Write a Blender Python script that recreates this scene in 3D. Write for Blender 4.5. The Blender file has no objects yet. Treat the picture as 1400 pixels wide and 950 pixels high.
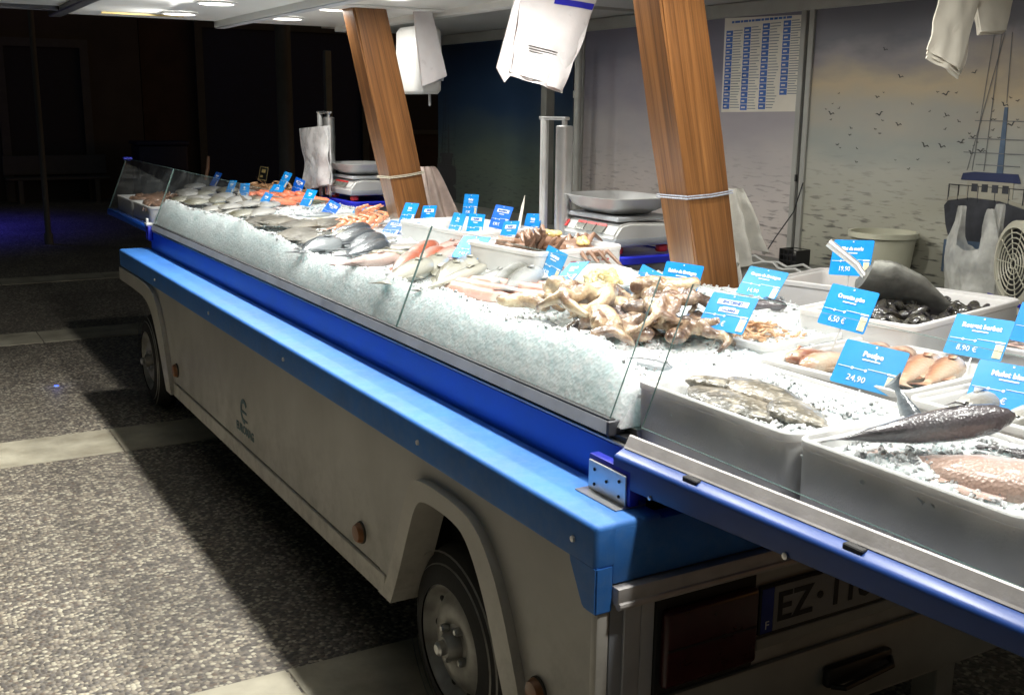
import bpy, bmesh, math, random
from mathutils import Vector, Matrix, Euler, noise
random.seed(7)
PI = math.pi
S = bpy.context.scene
COL = S.collection

# ------------------------------------------------------------------ camera
RR = ((0.86443546, -0.50261879, 0.01121115), (-0.09874513, -0.1916092, -0.97649133), (0.49295105, 0.84300669, -0.21526494))
F = 1482.67
CAM = Vector((-1.235, -1.754, 1.70))
cd = bpy.data.cameras.new('camera'); cam = bpy.data.objects.new('camera', cd); COL.objects.link(cam)
r0, r1, r2 = (Vector(r) for r in RR)
cam.matrix_world = Matrix(((r0.x, -r1.x, -r2.x, CAM.x), (r0.y, -r1.y, -r2.y, CAM.y), (r0.z, -r1.z, -r2.z, CAM.z), (0, 0, 0, 1)))
cd.sensor_width = 36; cd.lens = F * 36 / 1400; cd.clip_start = .02; cd.clip_end = 400
S.camera = cam

def at(x, y, X=None, Y=None, Z=None):
    """a point of the place seen in the photo (1400 x 950), on a plane whose position is known"""
    v = Vector((x - 700, y - 475, F))
    d = r0 * v.x + r1 * v.y + r2 * v.z
    if X is not None: t = (X - CAM.x) / d.x
    elif Y is not None: t = (Y - CAM.y) / d.y
    else: t = (Z - CAM.z) / d.z
    return CAM + d * t

# ------------------------------------------------------------------ materials
def mat(name, col, rough=.5, metal=0., var=.12, vscale=6., bump=0., bscale=60., spec=.5, coat=0., sss=0., emis=None, stretch=None, dirt=None):
    m = bpy.data.materials.new(name); m.use_nodes = True
    nt = m.node_tree; N = nt.nodes; L = nt.links
    b = N['Principled BSDF']
    b.inputs['Metallic'].default_value = metal; b.inputs['Specular IOR Level'].default_value = spec
    if coat: b.inputs['Coat Weight'].default_value = coat; b.inputs['Coat Roughness'].default_value = .12
    if sss:
        b.inputs['Subsurface Weight'].default_value = sss; b.inputs['Subsurface Radius'].default_value = (.02, .012, .01)
        b.inputs['Subsurface Scale'].default_value = .5
    tc = N.new('ShaderNodeTexCoord'); src = tc.outputs['Object']
    if stretch:
        mp = N.new('ShaderNodeMapping'); mp.inputs['Scale'].default_value = stretch; L.new(src, mp.inputs['Vector']); src = mp.outputs['Vector']
    nz = N.new('ShaderNodeTexNoise'); nz.inputs['Scale'].default_value = vscale; nz.inputs['Detail'].default_value = 6
    L.new(src, nz.inputs['Vector'])
    rp = N.new('ShaderNodeValToRGB')
    rp.color_ramp.elements[0].position = .3; rp.color_ramp.elements[1].position = .7
    c = Vector(col)
    lo = c * (1 - var); hi = c * (1 + var)
    if dirt is not None: lo = Vector(dirt)
    rp.color_ramp.elements[0].color = (*lo, 1); rp.color_ramp.elements[1].color = (*[min(1, v) for v in hi], 1)
    L.new(nz.outputs['Fac'], rp.inputs['Fac']); L.new(rp.outputs['Color'], b.inputs['Base Color'])
    mr = N.new('ShaderNodeMapRange'); mr.inputs['To Min'].default_value = max(.02, rough - .1); mr.inputs['To Max'].default_value = min(1, rough + .1)
    L.new(nz.outputs['Fac'], mr.inputs['Value']); L.new(mr.outputs['Result'], b.inputs['Roughness'])
    if bump:
        n2 = N.new('ShaderNodeTexNoise'); n2.inputs['Scale'].default_value = bscale; n2.inputs['Detail'].default_value = 4
        L.new(src, n2.inputs['Vector'])
        bp = N.new('ShaderNodeBump'); bp.inputs['Strength'].default_value = bump; bp.inputs['Distance'].default_value = .01
        L.new(n2.outputs['Fac'], bp.inputs['Height']); L.new(bp.outputs['Normal'], b.inputs['Normal'])
    if emis: b.inputs['Emission Color'].default_value = (*emis[0], 1); b.inputs['Emission Strength'].default_value = emis[1]
    return m

M = {}
M['ledge'] = mat('blue_gelcoat', (.034, .185, .58), .58, var=.14, vscale=5, bump=.06, bscale=220)
M['upstand'] = mat('deep_blue_paint', (.012, .115, .66), .38, var=.1, vscale=3, bump=.03, bscale=90)
M['armblue'] = mat('blue_enamel', (.02, .07, .30), .35, var=.15, vscale=4)
M['capblue'] = mat('violet_blue_plastic', (.03, .04, .42), .35)
M['body'] = mat('white_laminate', (.49, .48, .45), .42, var=.10, vscale=2.2, bump=.05, bscale=30, dirt=(.37, .36, .325))
def grime(m, col, z_hi, z_lo, amount, scale):
    """road dirt splashed on the lower part of a panel"""
    nt = m.node_tree; N = nt.nodes; L = nt.links; b = N['Principled BSDF']; old = b.inputs['Base Color'].links[0].from_socket
    tc = N.new('ShaderNodeTexCoord'); sx = N.new('ShaderNodeSeparateXYZ'); L.new(tc.outputs['Object'], sx.inputs[0])
    a = N.new('ShaderNodeMapRange'); a.inputs['From Min'].default_value = z_hi; a.inputs['From Max'].default_value = z_lo; L.new(sx.outputs['Z'], a.inputs['Value'])
    n = N.new('ShaderNodeTexNoise'); n.inputs['Scale'].default_value = scale; n.inputs['Detail'].default_value = 9; n.inputs['Roughness'].default_value = .7; L.new(tc.outputs['Object'], n.inputs['Vector'])
    q = N.new('ShaderNodeMapRange'); q.inputs['From Min'].default_value = .42; q.inputs['From Max'].default_value = .68; L.new(n.outputs['Fac'], q.inputs['Value'])
    p = N.new('ShaderNodeMath'); p.operation = 'MULTIPLY'; L.new(a.outputs[0], p.inputs[0]); L.new(q.outputs[0], p.inputs[1])
    p2 = N.new('ShaderNodeMath'); p2.operation = 'MULTIPLY'; p2.inputs[1].default_value = amount; L.new(p.outputs[0], p2.inputs[0])
    x = N.new('ShaderNodeMix'); x.data_type = 'RGBA'; L.new(p2.outputs[0], x.inputs[0]); L.new(old, x.inputs[6]); x.inputs[7].default_value = (*col, 1); L.new(x.outputs[2], b.inputs['Base Color'])
grime(M['body'], (.14, .125, .10), .75, .25, .75, 9)
M['trim'] = mat('white_moulding', (.52, .50, .45), .38, var=.1, vscale=7)
grime(M['trim'], (.15, .135, .11), .85, .2, .7, 14)
grime(M['ledge'], (.16, .30, .52), 3., 0., .35, 26)
M['groove'] = mat('brown_seam', (.05, .045, .035), .7)
M['alu'] = mat('aluminium', (.62, .62, .62), .32, .9, var=.12, vscale=9, bump=.02, bscale=300)
M['brushed'] = mat('brushed_alloy', (.52, .49, .47), .55, .35, var=.12, vscale=14, bump=.05, bscale=120)
M['anod'] = mat('grey_anodised', (.50, .52, .55), .45, .2, var=.15, vscale=8)
M['steel'] = mat('stainless_steel', (.72, .72, .71), .36, .6, var=.06, vscale=10)
M['rubber'] = mat('tyre_rubber', (.022, .022, .022), .75, var=.3, vscale=12, bump=.15, bscale=80)
M['rim'] = mat('silver_rim_paint', (.36, .36, .34), .42, .25, var=.2, vscale=14, dirt=(.2, .19, .17))
M['black'] = mat('black_plastic', (.012, .012, .013), .45, var=.3)
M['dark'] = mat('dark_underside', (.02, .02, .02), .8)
M['redlens'] = mat('red_lens', (.045, .006, .006), .3, var=.2, vscale=30, coat=.1)
M['amber'] = mat('amber_lens', (.24, .095, .03), .35, var=.2, vscale=40)
M['platewhite'] = mat('plate_white', (.26, .26, .25), .5)
M['plateblue'] = mat('plate_blue', (.01, .03, .25), .4)
M['ink'] = mat('black_ink', (.012, .012, .012), .5)
M['logo'] = mat('teal_print', (.05, .13, .16), .5, var=.2, vscale=60)
M['white'] = mat('white_print', (.80, .81, .81), .6, var=.04)
M['cream'] = mat('cream_sticker', (.62, .55, .36), .6, var=.25, vscale=90)
M['eps'] = mat('white_foam', (.64, .625, .61), .6, var=.04, vscale=14, bump=.12, bscale=260, sss=.05)
M['epsgrey'] = mat('worn_white_foam', (.66, .645, .64), .5, var=.10, vscale=5, bump=.1, bscale=200, sss=.6, dirt=(.52, .51, .50))
for k in ('eps', 'epsgrey'):
    b = M[k].node_tree.nodes['Principled BSDF']; b.inputs['Subsurface Weight'].default_value = .4; b.inputs['Subsurface Radius'].default_value = (1, .95, .9); b.inputs['Subsurface Scale'].default_value = .035
M['roof'] = mat('white_roof_panel', (.74, .74, .71), .45, var=.05, vscale=2)
M['roofgrey'] = mat('grey_roof_panel', (.42, .42, .40), .5, var=.08, vscale=2)
M['darkalu'] = mat('dark_aluminium', (.12, .12, .13), .4, .6)
M['lamp'] = mat('lamp_diffuser', (.9, .9, .88), .5, var=0, emis=((1, .98, .93), 9.))
M['scalewhite'] = mat('white_plastic', (.60, .60, .58), .35, var=.05)
M['scalegrey'] = mat('grey_plastic', (.32, .34, .37), .4)
M['display'] = mat('lcd_glass', (.16, .16, .14), .15, var=.05)
M['redplastic'] = mat('red_plastic', (.55, .03, .03), .4)
M['tub'] = mat('grey_tub_plastic', (.36, .37, .40), .4, var=.1, vscale=5)
M['lid'] = mat('blue_lid', (.02, .03, .55), .35)
M['bag'] = mat('white_polythene', (.62, .585, .585), .3, var=.06, vscale=9, bump=.5, bscale=11, sss=.1)
M['bagsilver'] = mat('milky_polythene', (.64, .64, .64), .28, var=.2, vscale=14, bump=.6, bscale=24)
M['paper'] = mat('cream_paper', (.66, .62, .53), .6, var=.05, bump=.1, bscale=20)
M['bagblue'] = mat('blue_print', (.02, .02, .35), .35)
M['cloth'] = mat('white_cotton', (.62, .60, .54), .9, var=.12, vscale=20, bump=.3, bscale=250)
M['clothpink'] = mat('pinkish_cotton', (.62, .50, .44), .9, var=.12, vscale=20, bump=.3, bscale=250)
M['rope'] = mat('twine', (.50, .46, .36), .8, var=.3, vscale=150)
M['ropeblue'] = mat('blue_grey_twine', (.35, .37, .42), .8, var=.35, vscale=150)
M['bucket'] = mat('beige_bucket', (.48, .47, .36), .5)
M['fan'] = mat('cream_fan_plastic', (.55, .53, .42), .4)
M['gull'] = mat('dark_print', (.05, .05, .05), .5)
M['counter'] = mat('grey_worktop', (.16, .16, .14), .5, var=.25, vscale=8)
M['framegrey'] = mat('grey_frame', (.34, .34, .31), .45, .2, var=.12)
M['pole'] = mat('grey_post_paint', (.10, .10, .10), .6)
M['wall1'] = mat('dim_render', (.10, .085, .07), .9, var=.2, vscale=1.5)
M['wall2'] = mat('dim_brick', (.09, .06, .05), .9, var=.25, vscale=2)
M['door'] = mat('dark_door', (.03, .03, .04), .6)
M['bluebin'] = mat('dark_blue_bin', (.02, .03, .10), .5)
M['liner'] = mat('violet_liner', (.24, .21, .27), .5, var=.45, vscale=90)
M['wooddark'] = mat('crate_wood', (.36, .20, .10), .7, var=.25, vscale=8, stretch=(1, 12, 12))
M['twig'] = mat('brown_wood', (.30, .17, .11), .6)
M['shovel'] = mat('cast_aluminium', (.17, .17, .15), .5, .4, var=.35, vscale=22, bump=.15, bscale=60)
M['blueflare'] = mat('blue_flare', (.1, .1, .9), .3, emis=((.03, .08, 1), 9.))  # glow of the added spot that stands for a lens flare
M['redprint'] = mat('red_print', (.42, .08, .07), .6, var=.4, vscale=90)
M['gold'] = mat('gold_print', (.55, .42, .16), .5)
for k, c in (('signA', (.006, .25, .70)), ('signB', (.006, .13, .64)), ('signC', (.010, .25, .55))):
    M[k] = mat('blue_card_' + k[-1].lower(), c, .35, var=.06, vscale=18)

def wood_mat():
    m = bpy.data.materials.new('varnished_timber'); m.use_nodes = True; nt = m.node_tree; N = nt.nodes; L = nt.links; b = N['Principled BSDF']
    tc = N.new('ShaderNodeTexCoord'); sp = N.new('ShaderNodeSeparateXYZ'); L.new(tc.outputs['Object'], sp.inputs[0])
    sh = N.new('ShaderNodeMath'); sh.operation = 'MULTIPLY_ADD'; sh.inputs[1].default_value = .23; L.new(sp.outputs['Z'], sh.inputs[0]); L.new(sp.outputs['X'], sh.inputs[2])   # the grain follows the lean
    cb = N.new('ShaderNodeCombineXYZ'); L.new(sh.outputs[0], cb.inputs[0]); L.new(sp.outputs['Y'], cb.inputs[1]); L.new(sp.outputs['Z'], cb.inputs[2])
    mp = N.new('ShaderNodeMapping'); mp.inputs['Scale'].default_value = (14, 14, .45)
    L.new(cb.outputs[0], mp.inputs['Vector'])
    n1 = N.new('ShaderNodeTexNoise'); n1.inputs['Scale'].default_value = 2.2; n1.inputs['Detail'].default_value = 8; n1.inputs['Distortion'].default_value = .6
    L.new(mp.outputs['Vector'], n1.inputs['Vector'])
    mp2 = N.new('ShaderNodeMapping'); mp2.inputs['Scale'].default_value = (90, 90, 1.4); L.new(cb.outputs[0], mp2.inputs['Vector'])
    n2 = N.new('ShaderNodeTexNoise'); n2.inputs['Scale'].default_value = 2.; n2.inputs['Detail'].default_value = 5; L.new(mp2.outputs['Vector'], n2.inputs['Vector'])
    rp = N.new('ShaderNodeValToRGB'); e = rp.color_ramp.elements
    e[0].position = .3; e[0].color = (.055, .020, .006, 1); e[1].position = .72; e[1].color = (.30, .13, .040, 1)
    x = e.new(.5); x.color = (.165, .068, .020, 1)
    mx = N.new('ShaderNodeMath'); mx.operation = 'MULTIPLY_ADD'; mx.inputs[1].default_value = .35; L.new(n2.outputs['Fac'], mx.inputs[0]); 
    ms = N.new('ShaderNodeMath'); ms.operation = 'MULTIPLY'; ms.inputs[1].default_value = .68; L.new(n1.outputs['Fac'], ms.inputs[0]); L.new(ms.outputs[0], mx.inputs[2])
    L.new(mx.outputs[0], rp.inputs['Fac']); L.new(rp.outputs['Color'], b.inputs['Base Color'])
    b.inputs['Roughness'].default_value = .38; b.inputs['Coat Weight'].default_value = .35; b.inputs['Coat Roughness'].default_value = .22
    bp = N.new('ShaderNodeBump'); bp.inputs['Strength'].default_value = .12; bp.inputs['Distance'].default_value = .006
    L.new(n2.outputs['Fac'], bp.inputs['Height']); L.new(bp.outputs['Normal'], b.inputs['Normal'])
    return m
M['wood'] = wood_mat()

def glass_mat():
    m = bpy.data.materials.new('clear_glass'); m.use_nodes = True; nt = m.node_tree; N = nt.nodes; L = nt.links
    N.remove(N['Principled BSDF']); out = N['Material Output']
    t = N.new('ShaderNodeBsdfTransparent'); t.inputs['Color'].default_value = (.98, .99, .988, 1)
    g = N.new('ShaderNodeBsdfGlossy'); g.inputs['Roughness'].default_value = .03
    lw = N.new('ShaderNodeLayerWeight'); pw = N.new('ShaderNodeMath'); pw.operation = 'POWER'; pw.inputs[1].default_value = 5; L.new(lw.outputs['Facing'], pw.inputs[0])
    f = N.new('ShaderNodeMath'); f.operation = 'MULTIPLY_ADD'; f.inputs[1].default_value = .6; f.inputs[2].default_value = .025; L.new(pw.outputs[0], f.inputs[0])
    # a faint smear of dried splashes on the pane itself
    d = N.new('ShaderNodeBsdfDiffuse'); d.inputs['Color'].default_value = (.8, .85, .86, 1)
    tc = N.new('ShaderNodeTexCoord'); nz = N.new('ShaderNodeTexNoise'); nz.inputs['Scale'].default_value = 7; nz.inputs['Detail'].default_value = 8
    L.new(tc.outputs['Object'], nz.inputs['Vector'])
    mr = N.new('ShaderNodeMapRange'); mr.inputs['From Min'].default_value = .45; mr.inputs['From Max'].default_value = .8; mr.inputs['To Min'].default_value = .012; mr.inputs['To Max'].default_value = .06
    L.new(nz.outputs['Fac'], mr.inputs['Value'])
    m1 = N.new('ShaderNodeMixShader'); L.new(mr.outputs['Result'], m1.inputs['Fac']); L.new(t.outputs[0], m1.inputs[1]); L.new(d.outputs[0], m1.inputs[2])
    m2 = N.new('ShaderNodeMixShader'); L.new(f.outputs[0], m2.inputs['Fac']); L.new(m1.outputs[0], m2.inputs[1]); L.new(g.outputs[0], m2.inputs[2])
    L.new(m2.outputs[0], out.inputs['Surface'])
    return m
M['glass'] = glass_mat()
def film_mat(name, col, alpha):
    m = bpy.data.materials.new(name); m.use_nodes = True; nt = m.node_tree; N = nt.nodes; L = nt.links
    b = N['Principled BSDF']; b.inputs['Base Color'].default_value = (*col, 1); b.inputs['Roughness'].default_value = .35
    t = N.new('ShaderNodeBsdfTransparent'); mx = N.new('ShaderNodeMixShader'); tc = N.new('ShaderNodeTexCoord')
    nz = N.new('ShaderNodeTexNoise'); nz.inputs['Scale'].default_value = 16; nz.inputs['Detail'].default_value = 5; L.new(tc.outputs['Object'], nz.inputs['Vector'])
    mr = N.new('ShaderNodeMapRange'); mr.inputs['From Min'].default_value = .3; mr.inputs['From Max'].default_value = .7
    mr.inputs['To Min'].default_value = alpha - .2; mr.inputs['To Max'].default_value = alpha + .2; L.new(nz.outputs['Fac'], mr.inputs['Value'])
    L.new(mr.outputs['Result'], mx.inputs['Fac']); L.new(t.outputs[0], mx.inputs[1]); L.new(b.outputs[0], mx.inputs[2]); L.new(mx.outputs[0], N['Material Output'].inputs['Surface'])
    return m
M['film'] = film_mat('thin_polythene', (.6, .6, .56), .6)
M['glassedge'] = mat('glass_edge', (.10, .16, .15), .15, var=.1)

def ice_mat():
    m = mat('crushed_ice', (.86, .90, .905), .32, var=.05, vscale=34, spec=.6, dirt=(.70, .78, .79))
    N = m.node_tree.nodes; L = m.node_tree.links; b = N['Principled BSDF']
    b.inputs['Subsurface Weight'].default_value = .9; b.inputs['Subsurface Radius'].default_value = (.88, 1., 1.); b.inputs['Subsurface Scale'].default_value = .09
    tc = N.new('ShaderNodeTexCoord'); v = N.new('ShaderNodeTexVoronoi'); v.inputs['Scale'].default_value = 85; L.new(tc.outputs['Object'], v.inputs['Vector'])
    v2 = N.new('ShaderNodeTexNoise'); v2.inputs['Scale'].default_value = 35; v2.inputs['Detail'].default_value = 5; L.new(tc.outputs['Object'], v2.inputs['Vector'])
    a = N.new('ShaderNodeMath'); a.operation = 'MULTIPLY_ADD'; a.inputs[1].default_value = .6; L.new(v.outputs['Distance'], a.inputs[0]); L.new(v2.outputs['Fac'], a.inputs[2])
    bp = N.new('ShaderNodeBump'); bp.inputs['Strength'].default_value = .5; bp.inputs['Distance'].default_value = .010
    L.new(a.outputs[0], bp.inputs['Height']); L.new(bp.outputs['Normal'], b.inputs['Normal'])
    return m
M['ice'] = ice_mat()

def ground_mat():
    m = bpy.data.materials.new('washed_aggregate'); m.use_nodes = True; nt = m.node_tree; N = nt.nodes; L = nt.links; b = N['Principled BSDF']
    tc = N.new('ShaderNodeTexCoord')
    v = N.new('ShaderNodeTexVoronoi'); v.inputs['Scale'].default_value = 66; v.inputs['Randomness'].default_value = 1; L.new(tc.outputs['Object'], v.inputs['Vector'])
    sp = N.new('ShaderNodeSeparateColor'); L.new(v.outputs['Color'], sp.inputs[0])
    rp = N.new('ShaderNodeValToRGB'); rp.color_ramp.interpolation = 'CONSTANT'; e = rp.color_ramp.elements
    e[0].position = 0; e[0].color = (.075, .068, .065, 1); e[1].position = .25; e[1].color = (.22, .19, .155, 1)
    for p, c in ((.42, (.38, .33, .26)), (.58, (.11, .095, .09)), (.68, (.56, .49, .37)), (.82, (.76, .70, .54)), (.955, (.17, .12, .09))):
        x = e.new(p); x.color = (*c, 1)
    L.new(sp.outputs[0], rp.inputs['Fac'])
    # mortar between the chips
    mr = N.new('ShaderNodeMapRange'); mr.inputs['From Min'].default_value = .45; mr.inputs['From Max'].default_value = .8; L.new(v.outputs['Distance'], mr.inputs['Value'])
    mx = N.new('ShaderNodeMix'); mx.data_type = 'RGBA'; L.new(mr.outputs['Result'], mx.inputs[0]); L.new(rp.outputs['Color'], mx.inputs[6]); mx.inputs[7].default_value = (.19, .17, .145, 1)
    nz = N.new('ShaderNodeTexNoise'); nz.inputs['Scale'].default_value = 1.6; nz.inputs['Detail'].default_value = 7; L.new(tc.outputs['Object'], nz.inputs['Vector'])
    m3 = N.new('ShaderNodeMapRange'); m3.inputs['From Min'].default_value = .3; m3.inputs['From Max'].default_value = .7; m3.inputs['To Min'].default_value = .72; m3.inputs['To Max'].default_value = 1.12; L.new(nz.outputs['Fac'], m3.inputs['Value'])
    mm = N.new('ShaderNodeMix'); mm.data_type = 'RGBA'; mm.blend_type = 'MULTIPLY'; mm.inputs[0].default_value = 1; L.new(mx.outputs[2], mm.inputs[6]); L.new(m3.outputs['Result'], mm.inputs[7])
    so = N.new('ShaderNodeMix'); so.data_type = 'RGBA'; so.inputs[0].default_value = .22; L.new(mm.outputs[2], so.inputs[6]); so.inputs[7].default_value = (.27, .235, .185, 1)
    n5 = N.new('ShaderNodeTexNoise'); n5.inputs['Scale'].default_value = .9; n5.inputs['Detail'].default_value = 9; n5.inputs['Roughness'].default_value = .65; n5.inputs['Distortion'].default_value = .5; L.new(tc.outputs['Object'], n5.inputs['Vector'])
    r5 = N.new('ShaderNodeMapRange'); r5.inputs['From Min'].default_value = .5; r5.inputs['From Max'].default_value = .72; r5.inputs['To Max'].default_value = .7; L.new(n5.outputs['Fac'], r5.inputs['Value'])
    st = N.new('ShaderNodeMix'); st.data_type = 'RGBA'; L.new(r5.outputs[0], st.inputs[0]); L.new(so.outputs[2], st.inputs[6]); st.inputs[7].default_value = (.11, .097, .082, 1)   # old stains
    L.new(st.outputs[2], b.inputs['Base Color']); b.inputs['Roughness'].default_value = .58
    bp = N.new('ShaderNodeBump'); bp.inputs['Strength'].default_value = .7; bp.inputs['Distance'].default_value = .006; bp.invert = True
    L.new(v.outputs['Distance'], bp.inputs['Height']); L.new(bp.outputs['Normal'], b.inputs['Normal'])
    return m
M['ground'] = ground_mat()
def stone_mat():
    m = mat('pale_stone', (.56, .52, .40), .6, var=.2, vscale=5, bump=.2, bscale=40, dirt=(.36, .32, .235))
    return m
M['stone'] = stone_mat()

def mural_mat(name, stops, wave):
    """print of sea and sky: its colours run with height on the panel"""
    m = bpy.data.materials.new(name); m.use_nodes = True; nt = m.node_tree; N = nt.nodes; L = nt.links; b = N['Principled BSDF']
    tc = N.new('ShaderNodeTexCoord'); sx = N.new('ShaderNodeSeparateXYZ'); L.new(tc.outputs['Object'], sx.inputs[0])
    mp = N.new('ShaderNodeMapping'); mp.inputs['Scale'].default_value = (1, .9, 2.6); L.new(tc.outputs['Object'], mp.inputs['Vector'])
    nz = N.new('ShaderNodeTexNoise'); nz.inputs['Scale'].default_value = 1.7; nz.inputs['Detail'].default_value = 7; L.new(mp.outputs['Vector'], nz.inputs['Vector'])
    a = N.new('ShaderNodeMath'); a.operation = 'MULTIPLY_ADD'; a.inputs[1].default_value = .5; L.new(nz.outputs['Fac'], a.inputs[0]); 
    s = N.new('ShaderNodeMath'); s.operation = 'SUBTRACT'; s.inputs[1].default_value = 1.25; L.new(sx.outputs['Z'], s.inputs[0]); L.new(s.outputs[0], a.inputs[2])
    rp = N.new('ShaderNodeValToRGB'); e = rp.color_ramp.elements
    e[0].position = stops[0][0]; e[0].color = (*stops[0][1], 1); e[1].position = stops[-1][0]; e[1].color = (*stops[-1][1], 1)
    for p, c in stops[1:-1]: x = e.new(p); x.color = (*c, 1)
    L.new(a.outputs[0], rp.inputs['Fac'])
    # short dark wavelets printed below the horizon
    mp2 = N.new('ShaderNodeMapping'); mp2.inputs['Scale'].default_value = (1, 11, 75); L.new(tc.outputs['Object'], mp2.inputs['Vector'])
    n2 = N.new('ShaderNodeTexNoise'); n2.inputs['Scale'].default_value = 1.; n2.inputs['Detail'].default_value = 5; L.new(mp2.outputs['Vector'], n2.inputs['Vector'])
    r2 = N.new('ShaderNodeMapRange'); r2.inputs['From Min'].default_value = .55; r2.inputs['From Max'].default_value = .66; L.new(n2.outputs['Fac'], r2.inputs['Value'])
    r3 = N.new('ShaderNodeMapRange'); r3.inputs['From Min'].default_value = 1.55; r3.inputs['From Max'].default_value = 1.1; L.new(sx.outputs['Z'], r3.inputs['Value'])
    mu = N.new('ShaderNodeMath'); mu.operation = 'MULTIPLY'; L.new(r2.outputs[0], mu.inputs[0]); L.new(r3.outputs[0], mu.inputs[1])
    mu2 = N.new('ShaderNodeMath'); mu2.operation = 'MULTIPLY'; mu2.inputs[1].default_value = wave; L.new(mu.outputs[0], mu2.inputs[0])
    mx = N.new('ShaderNodeMix'); mx.data_type = 'RGBA'; L.new(mu2.outputs[0], mx.inputs[0]); L.new(rp.outputs['Color'], mx.inputs[6]); mx.inputs[7].default_value = (.03, .03, .03, 1)
    L.new(mx.outputs[2], b.inputs['Base Color']); b.inputs['Roughness'].default_value = .3
    return m
# factor = z - 1.17 + .34 * noise(about .5)
M['mural'] = mural_mat('sea_print', ((0, (0.270, 0.267, 0.215)), (.25, (0.380, 0.370, 0.302)), (.45, (0.401, 0.396, 0.345)), (.56, (0.330, 0.347, 0.317)), (.66, (0.381, 0.365, 0.315)), (.80, (0.486, 0.396, 0.260)), (.93, (0.242, 0.223, 0.230)), (1.1, (0.128, 0.127, 0.148))), .9)
M['mural2'] = mural_mat('pale_sea_print', ((0, (0.492, 0.436, 0.400)), (.3, (0.512, 0.464, 0.437)), (.5, (0.441, 0.408, 0.395)), (.62, (0.370, 0.345, 0.354)), (.85, (0.252, 0.235, 0.274)), (1.1, (0.162, 0.156, 0.198))), .75)
M['mural3'] = mural_mat('dimmed_sea_print', ((0, (0.085, 0.102, 0.085)), (.3, (0.085, 0.111, 0.085)), (.5, (0.048, 0.071, 0.076)), (.75, (0.017, 0.037, 0.076)), (1.1, (0.010, 0.024, 0.054))), .8)  # far panel's lack of light is put into these darker print colours

# fish skins: generated coordinate Y runs from belly to back
def skin(name, belly, side, back, rough=.28, scale=60., spots=None, bump=.25, red=None):
    m = bpy.data.materials.new(name); m.use_nodes = True; nt = m.node_tree; N = nt.nodes; L = nt.links; b = N['Principled BSDF']
    tc = N.new('ShaderNodeTexCoord'); sx = N.new('ShaderNodeSeparateXYZ'); L.new(tc.outputs['Generated'], sx.inputs[0])
    nz = N.new('ShaderNodeTexNoise'); nz.inputs['Scale'].default_value = 14; nz.inputs['Detail'].default_value = 6; L.new(tc.outputs['Object'], nz.inputs['Vector'])
    a = N.new('ShaderNodeMath'); a.operation = 'MULTIPLY_ADD'; a.inputs[1].default_value = .45; L.new(nz.outputs['Fac'], a.inputs[0])
    s = N.new('ShaderNodeMath'); s.operation = 'SUBTRACT'; s.inputs[1].default_value = .22; L.new(sx.outputs['Y'], s.inputs[0]); L.new(s.outputs[0], a.inputs[2])
    rp = N.new('ShaderNodeValToRGB'); e = rp.color_ramp.elements
    e[0].position = .25; e[0].color = (*belly, 1); e[1].position = .75; e[1].color = (*back, 1); x = e.new(.5); x.color = (*side, 1)
    L.new(a.outputs[0], rp.inputs['Fac']); colout = rp.outputs['Color']
    vo = N.new('ShaderNodeTexVoronoi'); vo.inputs['Scale'].default_value = scale; L.new(tc.outputs['Object'], vo.inputs['Vector'])
    if spots:
        n3 = N.new('ShaderNodeTexNoise'); n3.inputs['Scale'].default_value = spots[1]; n3.inputs['Detail'].default_value = 4; L.new(tc.outputs['Object'], n3.inputs['Vector'])
        r3 = N.new('ShaderNodeMapRange'); r3.inputs['From Min'].default_value = .5; r3.inputs['From Max'].default_value = .64; L.new(n3.outputs['Fac'], r3.inputs['Value'])
        mx = N.new('ShaderNodeMix'); mx.data_type = 'RGBA'; L.new(r3.outputs[0], mx.inputs[0]); L.new(colout, mx.inputs[6]); mx.inputs[7].default_value = (*spots[0], 1); colout = mx.outputs[2]
    L.new(colout, b.inputs['Base Color'])
    b.inputs['Roughness'].default_value = rough; b.inputs['Coat Weight'].default_value = .5; b.inputs['Coat Roughness'].default_value = .15
    bp = N.new('ShaderNodeBump'); bp.inputs['Strength'].default_value = bump; bp.inputs['Distance'].default_value = .004
    L.new(vo.outputs['Distance'], bp.inputs['Height']); L.new(bp.outputs['Normal'], b.inputs['Normal'])
    return m
M['bass'] = skin('dark_fish_skin', (0.092, 0.075, 0.081), (0.034, 0.029, 0.032), (0.010, 0.010, 0.011), .25, 170, spots=((0.075, 0.063, 0.069), 70), bump=.35)
M['bream'] = skin('pink_scaled_skin', (.60, .46, .42), (.54, .38, .33), (.36, .24, .19), .3, 130, bump=.6)
M['hake'] = skin('silver_fish_skin', (0.403, 0.403, 0.392), (0.242, 0.248, 0.236), (0.098, 0.098, 0.081), .24, 160)
M['whiting'] = skin('olive_silver_skin', (0.380, 0.369, 0.317), (0.254, 0.242, 0.190), (0.126, 0.115, 0.069), .28, 160)
M['grey'] = skin('slate_fish_skin', (0.242, 0.259, 0.270), (0.115, 0.133, 0.150), (0.043, 0.049, 0.058), .24, 120)
M['turbot'] = skin('brown_flatfish_skin', (0.173, 0.150, 0.115), (0.115, 0.101, 0.075), (0.081, 0.069, 0.052), .35, 120, spots=((0.207, 0.190, 0.155), 26), bump=.5)
M['flatpale'] = skin('white_flatfish_belly', (0.414, 0.403, 0.380), (0.380, 0.369, 0.346), (0.242, 0.225, 0.196), .35, 120)
M['dogfish'] = skin('skinned_pink_flesh', (.60, .36, .30), (.56, .21, .17), (.52, .30, .24), .3, 40, spots=((.66, .48, .40), 18), bump=.2)
M['gurnard'] = skin('red_gurnard_skin', (0.450, 0.346, 0.311), (0.414, 0.219, 0.173), (0.357, 0.098, 0.052), .3, 120)
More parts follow.
